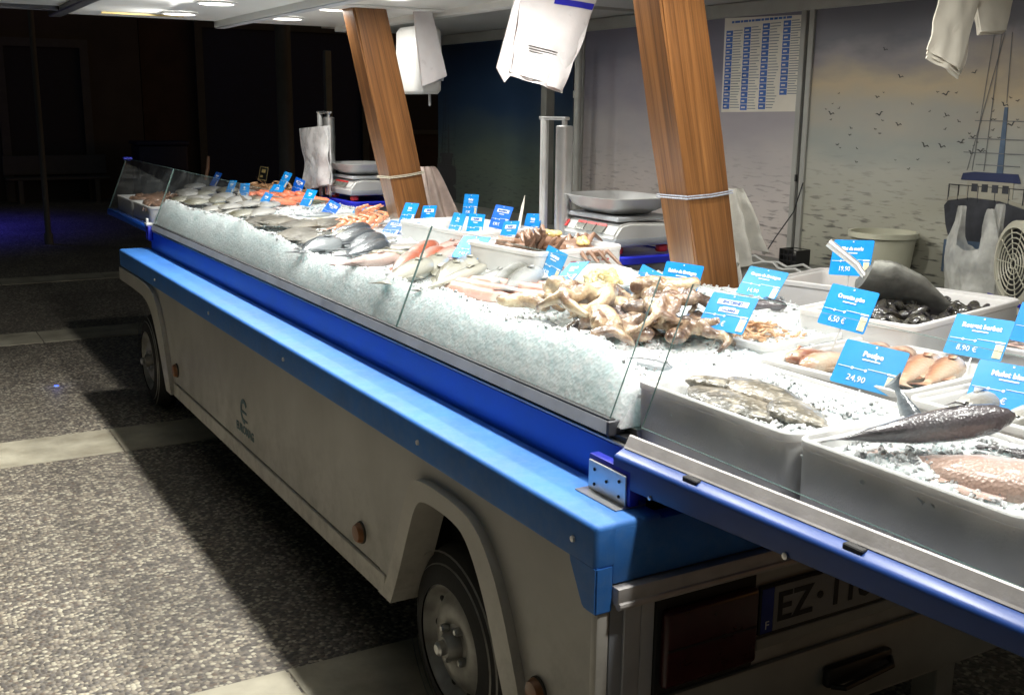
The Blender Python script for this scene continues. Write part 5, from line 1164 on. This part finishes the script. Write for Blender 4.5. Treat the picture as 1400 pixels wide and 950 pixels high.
# more fish deeper in the bed, among the cards
for k in range(46):
    x, y = rnd.uniform(.55, 1.16), rnd.uniform(1.5, 4.9)
    if .76 < x and (1.48 < y < 1.98 or 2.28 < y < 2.95): continue
    if x < 1.0 and 0.9 < y < 1.5: continue
    a = rnd.uniform(-.7, .7) + (PI if rnd.random() < .4 else 0); L = rnd.uniform(.18, .30)
    mm = rnd.choice(('hake', 'whiting', 'flatpale', 'gurnard', 'grey')) if y < 4 else rnd.choice(('flatpale', 'whiting', 'turbot'))
    nm_ = {'hake': 'silver', 'whiting': 'olive silver', 'flatpale': 'white bellied', 'gurnard': 'red pink', 'grey': 'slate grey', 'turbot': 'brown'}[mm]
    fish('%s fish half buried in ice among the blue cards' % nm_, (x + L / 2 * math.cos(a), y + L / 2 * math.sin(a)), (x - L / 2 * math.cos(a), y - L / 2 * math.sin(a)), 'flat' if mm in ('flatpale', 'turbot') else 'slim', mm, .28 if mm not in ('flatpale', 'turbot') else .46, .17 if mm not in ('flatpale', 'turbot') else .10, lift=.018 + rnd.uniform(0, .012), bend=rnd.choice((-.04, 0, .04)), group=nm_ + ' fish among the cards', detail=y < 3.2)
# square cut tails at the edge of the ice
for k, (px, py, lab) in enumerate(((846, 494, 'grey fish tail sticking out of the ice below the octopus heap'), (702, 440, 'small grey fish tail in the ice below the pink dogfish'), (412, 345, 'grey fish tail at the ice edge below the flatfish pile'))):
    p = at(px, py, Z=1.10); fish(lab, (p.x + .13, p.y - .05, 1.075), (p.x - .0, p.y + .03, 1.105), 'slim', 'grey', .36, .2, detail=False)
# ---- langoustines, prawns, salmon, crabs
LG = shrimp_mesh(.15, 'prawn', 9, True)
for k in range(9):
    p = at(458 + 7 * k, 308 - 1.2 * k + 3 * (k % 2), Z=1.135); tag(link('langoustine', LG, None, Matrix.Translation(p) @ Euler((.3, .1, -1.2 + .15 * (k % 3))).to_matrix().to_4x4()), 'orange langoustine in the row behind the grey fish', 'langoustine', 'langoustines behind the grey fish')
for k in range(4):
    p = at(500 + 5 * k, 296 - 3 * (k % 2), Z=1.15); tag(link('langoustine', LG, None, Matrix.Translation(p) @ Euler((.8, .2, 2 + .5 * k)).to_matrix().to_4x4()), 'orange langoustine standing with raised claws left of the far timber post', 'langoustine', 'upright langoustines')
for k in range(12):
    x, y = .92 + .10 * (k % 3) + rnd.uniform(-.02, .02), 4.72 + .16 * (k // 3) + rnd.uniform(-.03, .03)
    b_ = MB(); b_.loft([rrect(.15, .06, .02, -.014), rrect(.17, .075, .03, -.004), rrect(.165, .07, .028, .012), rrect(.13, .04, .018, .02)])
    o = b_.build('salmon_piece', 'salmon', smooth=60); o.matrix_basis = Matrix.Translation((x, y, zs(x, min(y, 4.9)) + .03)) @ Euler((.1, rnd.uniform(-.1, .3), rnd.uniform(-.4, .4))).to_matrix().to_4x4()
    tag(o, 'orange red salmon piece at the far back of the ice', 'salmon', 'salmon pieces at the far end')
CR = [(.90, 1.66, 1.20, .3), (.98, 1.78, 1.195, 2.2), (.86, 1.84, 1.19, -1.), (1.02, 1.62, 1.185, 1.2), (.93, 1.73, 1.235, 3.9)]
for k, (x, y, z_, a) in enumerate(CR):
    c_ = tag(link('crab', CRAB, None, Matrix.Translation((x, y, z_ - .03)) @ Euler((rnd.uniform(-.5, .5) + (PI if k in (2, 4) else 0), rnd.uniform(-.4, .4), a)).to_matrix().to_4x4()), ['brown crab at the near corner of its crate', 'brown crab at the back of its crate beside the tall foam wall', 'brown crab lying on its back, far corner of the crate', 'brown crab nearest the blue card with yellow eggs', 'brown crab uppermost on the heap, yellow underside showing'][k], 'crab')
    link('belly', CRABB, c_)
# wooden crate, stick, lemon
WC = thing('wooden_crate', 'low slatted wooden crate at the far end, holding orange seafood', 'crate', (1.12, 5.55, .98), .05)
mb = MB()
for k in range(4): mb.box(-.13, -.12, -.30, .30, .03 + .036 * k, .06 + .036 * k); mb.box(.12, .13, -.30, .30, .03 + .036 * k, .06 + .036 * k)
mb.build('slats', 'wooddark', WC)
mb = MB(); mb.box(-.13, .13, -.312, -.301, .02, .175); mb.box(-.13, .13, .301, .312, .02, .175); mb.box(-.13, .13, -.3, .3, .02, .03); mb.build('end_boards', 'wooddark', WC)
for k in range(26): tag(link('prawn', SH[0], None, Matrix.Translation((1.12 + rnd.uniform(-.1, .1), 5.55 + rnd.uniform(-.26, .26), 1.135 + rnd.uniform(-.03, .03))) @ Euler((rnd.uniform(-1, 1), rnd.uniform(-1, 1), rnd.uniform(0, 6))).to_matrix().to_4x4() @ Matrix.Scale(1.6, 4)), 'reddish prawn in the wooden crate at the far end', 'prawn', 'prawns in the wooden crate')
mb = MB(); mb.tube([(0, 0, 0), (.02, -.01, .09), (.03, -.01, .19)], [.012, .014, .011], 8); o = mb.build('knife_handle', 'twig'); o.location = at(281, 246, Z=1.10); tag(o, 'reddish brown stick standing up behind the far glass pane', 'stick')
mb = MB(); mb.prism([(0, -.014, 0), (0, .014, 0), (.03, .012, .14), (.04, 0, .19), (.03, -.008, .14)], (.003, .0, 0)); o = mb.build('fin_blade', 'crabpale' if False else 'paper'); o.location = at(706, 326, Z=1.13); tag(o, 'pale pointed blade standing among the cards left of the steel tubes', 'blade')
mb = MB(); mb.ball((0, 0, .03), (.032, .032, .030), 16); o = mb.build('orange_fruit', 'lemon'); o.location = at(607, 318, Z=1.10); tag(o, 'small round orange fruit among the blue cards', 'fruit')
# contents of the far crates
for k, (x, y) in enumerate(((.36, 5.36), (.44, 5.5), (.40, 5.9), (.46, 6.02))):
    put('crab', CRAB, x, y, 1.04, k * 1.3, ['brown crab in the nearer far crate, left', 'brown crab in the nearer far crate, right', 'brown crab in the farthest crate, left', 'brown crab in the farthest crate, right'][k], 'crab')

# ------------------------------------------------------------------ price cards
SIGNS = {
    's1': (0.792, 0.755, 1.153, -1.43, -0.37, -0.01, 1.00),
    's2': (0.950, 1.134, 1.085, -1.60, -0.41, 0.16, 0.95),
    's3': (0.646, 0.386, 1.136, -1.40, -0.63, -0.01, 1.00),
    's4': (1.196, 0.848, 1.113, -1.31, -0.70, 0.06, 1.00),
    's5': (1.264, 0.526, 1.221, -1.55, -0.25, -0.09, 1.00),
    's6': (0.806, 0.122, 1.174, -1.54, -0.42, 0.03, 1.00),
    's7': (0.615, -0.126, 1.100, -1.25, -0.59, 0.08, 1.00),
    's8': (1.045, -0.083, 1.118, -1.43, -0.55, -0.02, 1.00),
    's9': (0.777, -0.360, 1.088, -1.29, -0.63, 0.02, 1.00),
    's10': (1.338, -0.058, 1.115, -1.47, -0.44, -0.00, 1.00),
    's11': (0.993, 3.113, 1.142, -1.57, -0.43, -0.05, 1.00),
    's12': (1.057, 3.017, 1.130, -1.59, -0.30, -0.09, 1.00),
    's13': (1.305, 3.029, 1.174, -1.58, -0.17, -0.05, 1.00),
    's14': (1.085, 2.779, 1.116, -1.66, -0.38, -0.02, 1.00),
    's15': (1.106, 2.615, 1.122, -1.58, -0.23, -0.05, 1.00),
    's16': (1.193, 2.546, 1.165, -1.53, -0.37, 0.01, 1.00),
    's17': (0.922, 2.005, 1.157, -1.70, -0.35, -0.11, 1.00),
    's18': (1.294, 2.433, 1.134, -1.66, -0.30, -0.08, 1.00),
    's19': (0.694, 1.918, 1.136, -1.32, -0.77, -0.06, 1.00),
    's20': (0.775, 1.454, 1.118, -1.61, -0.38, 0.13, 1.00),
    's21': (0.638, 1.157, 1.143, -1.90, -0.81, -0.24, 1.00),
    's22': (0.880, 3.084, 1.085, -1.46, -0.80, -0.03, 0.97),
    's23': (0.887, 2.892, 1.085, -1.65, -0.57, -0.06, 0.96),
    's24': (1.075, 3.029, 1.085, -1.65, -0.67, -0.18, 0.98),
    's25': (0.918, 4.022, 1.090, -1.42, -0.64, 0.18, 1.00),
    's26': (0.957, 4.456, 1.120, -1.51, -0.53, -0.01, 1.00),
    's27': (0.968, 3.731, 1.085, -1.56, -0.62, -0.16, 0.96),
    's28': (1.040, 5.128, 1.183, -1.56, -0.51, 0.05, 1.00),
    's29': (1.111, 5.066, 1.138, -1.46, -0.35, 0.13, 1.00),
    's30': (0.969, 5.121, 1.116, -1.32, -0.71, 0.02, 1.00),
    's31': (0.728, 4.588, 1.101, -1.56, -0.58, 0.04, 1.00),
    's32': (0.745, 4.990, 1.117, -1.49, -0.21, -0.07, 1.00),
    's33': (0.746, 5.335, 1.121, -1.57, -0.43, -0.05, 1.00),
    's34': (0.840, 6.050, 1.135, -1.56, -0.51, 0.02, 1.00),
    's35': (1.192, 6.010, 1.165, -1.44, -0.21, 0.02, 1.00),
}
INFO = {
 's1': ('Seiche de Bretagne', 'A', 'bright blue price card standing behind the octopus heap before the thick post'), 's2': ('Encornet', 'A', 'blue price card behind the glass edge, left of the brighter card at the octopus heap'),
 's3': ('', 'A', 'blue price card with two white label strips beside the curled octopus'), 's4': ('Coque de Bretagne', 'C', 'cyan price card before the fillet crate, right of the thick post'),
 's5': ('Filet de merlu', 'A', 'blue price card lettered Filet de merlu, behind the scoop'), 's6': ('Crevette grise', 'A', 'blue price card lettered Crevette grise, above the shrimp crate'),
 's7': ('Poulpe', 'C', 'large blue price card lettered Poulpe before the orange fish'), 's8': ('Rouget barbet', 'C', 'teal blue price card lettered Rouget barbet near the right edge'),
 's9': ('Mulet blanc', 'A', 'blue price card lettered Mulet blanc behind the head of the big dark fish'), 's10': ('Lieu', 'A', 'blue price card cut by the right edge of the picture'),
 's11': ('Lotte', 'A', 'blue price card leaning before the far timber post, left of its neighbour'), 's12': ('', 'A', 'blue price card with a white label strip at the foot of the far timber post'),
 's13': ('Merlan', 'A', 'tall blue price card standing highest in the middle of the row'), 's14': ('Sole', 'C', 'green blue tilted price card right of the orange fruit'),
 's15': ('', 'A', 'blue price card with a white label strip below the highest card'), 's16': ('', 'B', 'deep blue price card with a white strip in front of the back foam crate'),
 's17': ('', 'A', 'cyan price card with a white strip left of the pale pointed blade'), 's18': ('Vieille', 'A', 'blue price card at the foot of the nearer pair of steel tubes'),
 's19': ('Roussette', 'A', 'large blue price card leaning far back over the olive fish'), 's20': ('Tourteau', 'C', 'blue price card standing in front of the crab crate'),
 's21': ('Araignée', 'A', 'blue price card lying tilted against the crab crate'), 's22': ('', 'B', 'blue price card with white strip left of the glass joint, leaning back'),
 's23': ('', 'B', 'blue price card with white strip lying nearest the glass joint'), 's24': ('Raie', 'C', 'small teal price card just right of the glass joint'),
 's25': ('', 'B', 'deep blue tilted price card before the far tub'), 's26': ('Turbot', 'A', 'bright blue price card above the flatfish pile'),
 's27': ('Bar', 'C', 'small cyan price card among the upright langoustines'), 's28': ('Saumon', 'A', 'tall blue price card at the left of the silvery bag'),
 's29': ('', 'B', 'deep blue price card just left of the silvery bag, tilted right'), 's30': ('Sole', 'A', 'wide bright blue price card before the salmon pieces'),
 's31': ('Limande', 'A', 'blue price card leaning below the wide bright one at the far end'), 's32': ('Plie', 'A', 'blue price card over the dark standing tail at the far end'),
 's33': ('Carrelet', 'A', 'pale blue price card left of the dark standing tail'), 's34': ('Homard', 'B', 'smallest blue price card, farthest of all'),
 's35': ('Promo', 'G', 'small black and gold card on the wooden crate at the far end')}
M['signG'] = M['black']
DIG = ['9,90 €', '12,50', '7,90 €', '14,90', '19,90', '6,50 €', '24,90', '8,90 €']
def rcard(w, h, r, d=.0016):
    pts = []
    for k, (sx, sz) in enumerate(((1, 1), (-1, 1), (-1, 0), (1, 0))):
        for i in range(5):
            a = PI / 2 * (k + i / 4); cx = sx * (w / 2 - r); cz = h - r if sz else r; pts.append((cx + r * math.cos(a), 0, cz + r * math.sin(a)))
    mb = MB(); mb.prism(pts, (0, d, 0)); return mb
for k, (key, (x, y, z, yaw, tl_, ro_, sc)) in enumerate(SIGNS.items()):
    title, v, lab = INFO[key]
    mtx = Matrix.Translation((x, y, z)) @ Matrix.Rotation(yaw, 4, 'Z') @ Matrix.Rotation(tl_, 4, 'X') @ Matrix.Rotation(ro_, 4, 'Y') @ Matrix.Scale(sc, 4)
    t = thing('price_card', lab, 'price card', mtx=mtx, group='blue price cards' if v != 'G' else None)
    far = y > 3.9; fr = lambda me, px, pz, nm_, par=t: link(nm_, me, par, Matrix.Translation((px, -.0009, pz)) @ Matrix.Rotation(PI / 2, 4, 'X'))
    rcard(.15, .108, .005).build('card', 'sign' + v, t, smooth=0)
    if v == 'G':
        mb = MB()
        for a_ in (-.066, .063): mb.box(a_, a_ + .004, -.0012, -.0004, .006, .102)
        for a_ in (.006, .098): mb.box(-.062, .062, -.0012, -.0004, a_, a_ + .004)
        mb.box(-.03, .03, -.0012, -.0004, .06, .085); mb.box(-.04, .0, -.0012, -.0004, .025, .04); mb.build('print', 'gold', t, smooth=0); continue
    mb = MB(); mb.box(-.0022, .0022, .0022, .0042, -.055, .03); mb.build('pin', 'steel', t)
    if title: fr(text_mesh(title, .0175 if len(title) < 14 else .0145, 'white', .0007), .0, .081, 'title')
    else:
        mb = MB(); mb.box(-.045, .055, -.0014, -.0004, .076, .091); ls = mb.build('label_strip', 'white', t, smooth=0)
        fr(text_mesh({'s3': 'ENCORNET', 's12': 'DORADE', 's15': 'GRONDIN', 's16': 'MAQUEREAU', 's17': 'TACAUD', 's22': 'LIEU JAUNE', 's23': 'CONGRE', 's25': 'MERLU', 's29': 'SAUMON'}[key], .0125, 'posterblue', .0004), .005, .0835, 'title').location.y = -.002
        if key == 's3': mb = MB(); mb.box(-.03, .034, -.0014, -.0004, .054, .066); mb.build('label_strip', 'white', t, smooth=0); fr(text_mesh('CALAMAR', .010, 'posterblue', .0003), .002, .060, 'title').location.y = -.002
    mb = MB(); mb.box(-.021, .021, -.0013, -.0004, .0665, .0695); mb.box(-.002, .002, -.0013, -.0004, .100, .104)
    mb.box(-.070, -.002, -.0013, -.0004, .0425, .0437); mb.box(.0, .044, -.0013, -.0004, .0475, .0487); mb.box(.046, .071, -.0013, -.0004, .0455, .0495)
    if not far:
        for cx, cz in ((-.036, .043), (-.004, .043)): mb.lathe([(.0034, -.0013), (.0034, -.0004)], 'Y', (cx, 0, cz), 10)
    mb.build('small_print', 'white', t, smooth=0)
    if not far:
        fr(text_mesh(DIG[k % 8], .0205, 'white', .0), -.018, .0195, 'price')
    mb = MB(); mb.box(.050, .071, -.0014, -.0004, .006, .042); st = mb.build('sticker', 'cream', t, smooth=0)

# ------------------------------------------------------------------ dark square around the stall
def house(name, x0, x1, y, h, m, label, doors, wins):
    t = thing(name, label, 'building', ((x0 + x1) / 2, y, GZ))
    mb = MB(); mb.box(x0, x1, y, y + 8, GZ, h); mb.build('wall', m, t, True, 0)
    mb = MB(); mb.box(x0 - .2, x1 + .2, y - .25, y + 8, h, h + .25, .03, 1); mb.build('roof_edge', 'pole', t, True)
    for a, b, c_, d_ in doors:
        mb = MB(); mb.box(x0 + a, x0 + b, y - .05, y - .002, GZ, c_); dr = mb.build('door', d_, t, True, 0)
        mb = MB(); mb.box(x0 + a - .15, x0 + a, y - .12, y - .001, GZ, c_ + .15); mb.box(x0 + b, x0 + b + .15, y - .12, y - .001, GZ, c_ + .15); mb.box(x0 + a, x0 + b, y - .12, y - .052, c_, c_ + .15); mb.build('door_frame', 'pole', dr, True, 0)
    for a, b, c_, d_ in wins:
        mb = MB(); mb.box(x0 + a, x0 + b, y - .04, y - .002, c_, d_); wn = mb.build('window', 'door', t, True, 0)
        mb = MB(); mb.box(x0 + a - .1, x0 + b + .1, y - .1, y - .001, c_ - .1, c_ - .002); mb.build('sill', 'pole', wn, True, 0)
house('town_house', -2.6, 3.4, 20.5, 7.5, 'wall1', 'dim rendered house across the square behind the far end of the stall', [(1.0, 2.1, 2.5, 'door'), (3.6, 4.9, 2.7, 'door')], [(2.6, 3.3, 1.2, 2.6), (1.0, 2.0, 4.2, 5.8), (3.6, 4.8, 4.2, 5.8)])
house('town_house', 3.5, 11.5, 20.9, 8.2, 'wall2', 'dim brick coloured house right of the rendered one, with a wide dark blue gate', [(1.2, 4.6, 3.2, 'bluebin')], [(5.6, 6.8, 1.2, 2.7), (1.2, 2.4, 4.6, 6.2), (3.4, 4.6, 4.6, 6.2)])
house('town_house', -12, -2.8, 22.5, 6.8, 'wall1', 'dim low house at the left in the darkness', [(3, 4.2, 2.5, 'door'), (6.2, 8.0, 2.6, 'door')], [(1, 2, 1.2, 2.6), (4.8, 5.7, 1.2, 2.6)])
def lamp_post(x, y, h, r, label):
    mb = MB(); mb.lathe([(r * 1.5, 0), (r * 1.5, .12), (r, .16), (r * .8, h), (.001, h)], 'Z', n=14)
    o = mb.build('pole', 'pole', smooth=40); o.location = (x, y, GZ); tag(o, label, 'pole')
p = at(46, 100, Y=13.5); lamp_post(p.x + .02, 13.5, 7, .038, 'thin pale pole standing at the left in the dark square')
p = at(389, 130, Y=9.2); lamp_post(p.x, 9.2, 6, .085, 'thicker grey pole behind the far end of the canopy')
p = at(448, 120, Y=14); mb = MB(); mb.box(-.05, .05, -.05, .05, 0, 2.6, .01, 1); o = mb.build('post', 'framegrey'); o.location = (p.x, 14, GZ); tag(o, 'short square post between the grey pole and the far timber post', 'post')
p = at(217, 190, Y=19.6); mb = MB(); mb.box(-.45, .45, -.35, .35, .08, 1.05, .04, 2); mb.box(-.48, .48, -.38, .38, 1.052, 1.12, .02, 2); o = mb.build('street_bin', 'bluebin'); o.location = (p.x, 19.6, GZ); tag(o, 'dark blue bin standing before the dim houses', 'bin')
p = at(75, 190, Y=20); mb = MB(); mb.box(-.9, .9, -.2, .2, .42, .47, .01, 1); mb.box(-.9, .9, .16, .2, .5, .85, .01, 1); mb.box(-.7, -.62, -.18, .18, 0, .42); mb.box(.62, .7, -.18, .18, 0, .42); o = mb.build('bench', 'pole'); o.location = (p.x, 20, GZ); tag(o, 'dark bench in front of the dim low house', 'bench')
p = at(77, 528, Z=GZ + .004)
GL = thing('flare_spot', 'small blue glowing spot added on the paving for a lens flare, left of the far wheel', 'light', (p.x, p.y, GZ))  # made-up fitting: ring and disc stand in for a lens flare
mb = MB(); mb.lathe([(.022, 0), (.022, .006), (.012, .008)], 'Z', n=18, caps=False); mb.build('ring', 'anod', GL)
mb = MB(); mb.lathe([(.001, .0075), (.0125, .0075)], 'Z', n=18, caps=False); mb.build('lens', 'blueflare', GL, smooth=0)
bl = bpy.data.lights.new('flare_glow', 'POINT'); bl.energy = .05; bl.color = (.05, .12, 1); bl.shadow_soft_size = .01; o = bpy.data.objects.new('flare_spot_glow', bl); COL.objects.link(o); o.location = (p.x, p.y, GZ + .05)  # added lamp, spreads the flare colour on the paving round the spot
p = at(-60, 322, Z=GZ)
bl = bpy.data.lights.new('blue_square_lamp', 'SPOT'); bl.energy = 260; bl.spot_size = math.radians(118); bl.spot_blend = 1; bl.color = (.06, .05, 1); bl.shadow_soft_size = .1; o = bpy.data.objects.new('blue_square_lamp', bl); COL.objects.link(o); o.location = (p.x - 1.0, p.y + 1.0, 2.6)

# ------------------------------------------------------------------ light
for i, (X, y) in enumerate(LAMPS):
    l = bpy.data.lights.new('downlight_lamp', 'AREA'); l.shape = 'DISK'; l.size = .10; l.energy = 15.0 if X < .5 else 10.0; l.color = (1, .985, .93); l.spread = math.radians(175)
    o = bpy.data.objects.new('downlight_lamp', l); COL.objects.link(o); o.location = (X, y, CZ - (.045 if X < .5 else .018))
    if X < .5: o.rotation_euler = (0, math.radians(30), 0)
w = bpy.data.worlds.new('World'); S.world = w; w.use_nodes = True; nt = w.node_tree
sk = nt.nodes.new('ShaderNodeTexSky'); sk.sky_type = 'NISHITA'; sk.sun_disc = False; sk.sun_elevation = math.radians(2); sk.sun_rotation = math.radians(120)
nt.links.new(sk.outputs['Color'], nt.nodes['Background'].inputs['Color']); nt.nodes['Background'].inputs['Strength'].default_value = .024
S.view_settings.view_transform = 'Standard'; S.view_settings.look = 'None'; S.view_settings.gamma = 1; S.view_settings.exposure = 0; S.view_settings.use_curve_mapping = False
S.render.engine = 'CYCLES'
c = S.cycles; c.use_denoising = True; c.max_bounces = 8; c.diffuse_bounces = 4; c.glossy_bounces = 3; c.transparent_max_bounces = 10; c.transmission_bounces = 4; c.caustics_reflective = False; c.caustics_refractive = False; c.sample_clamp_indirect = 4
try: c.denoiser = 'OPENIMAGEDENOISE'
except Exception: pass
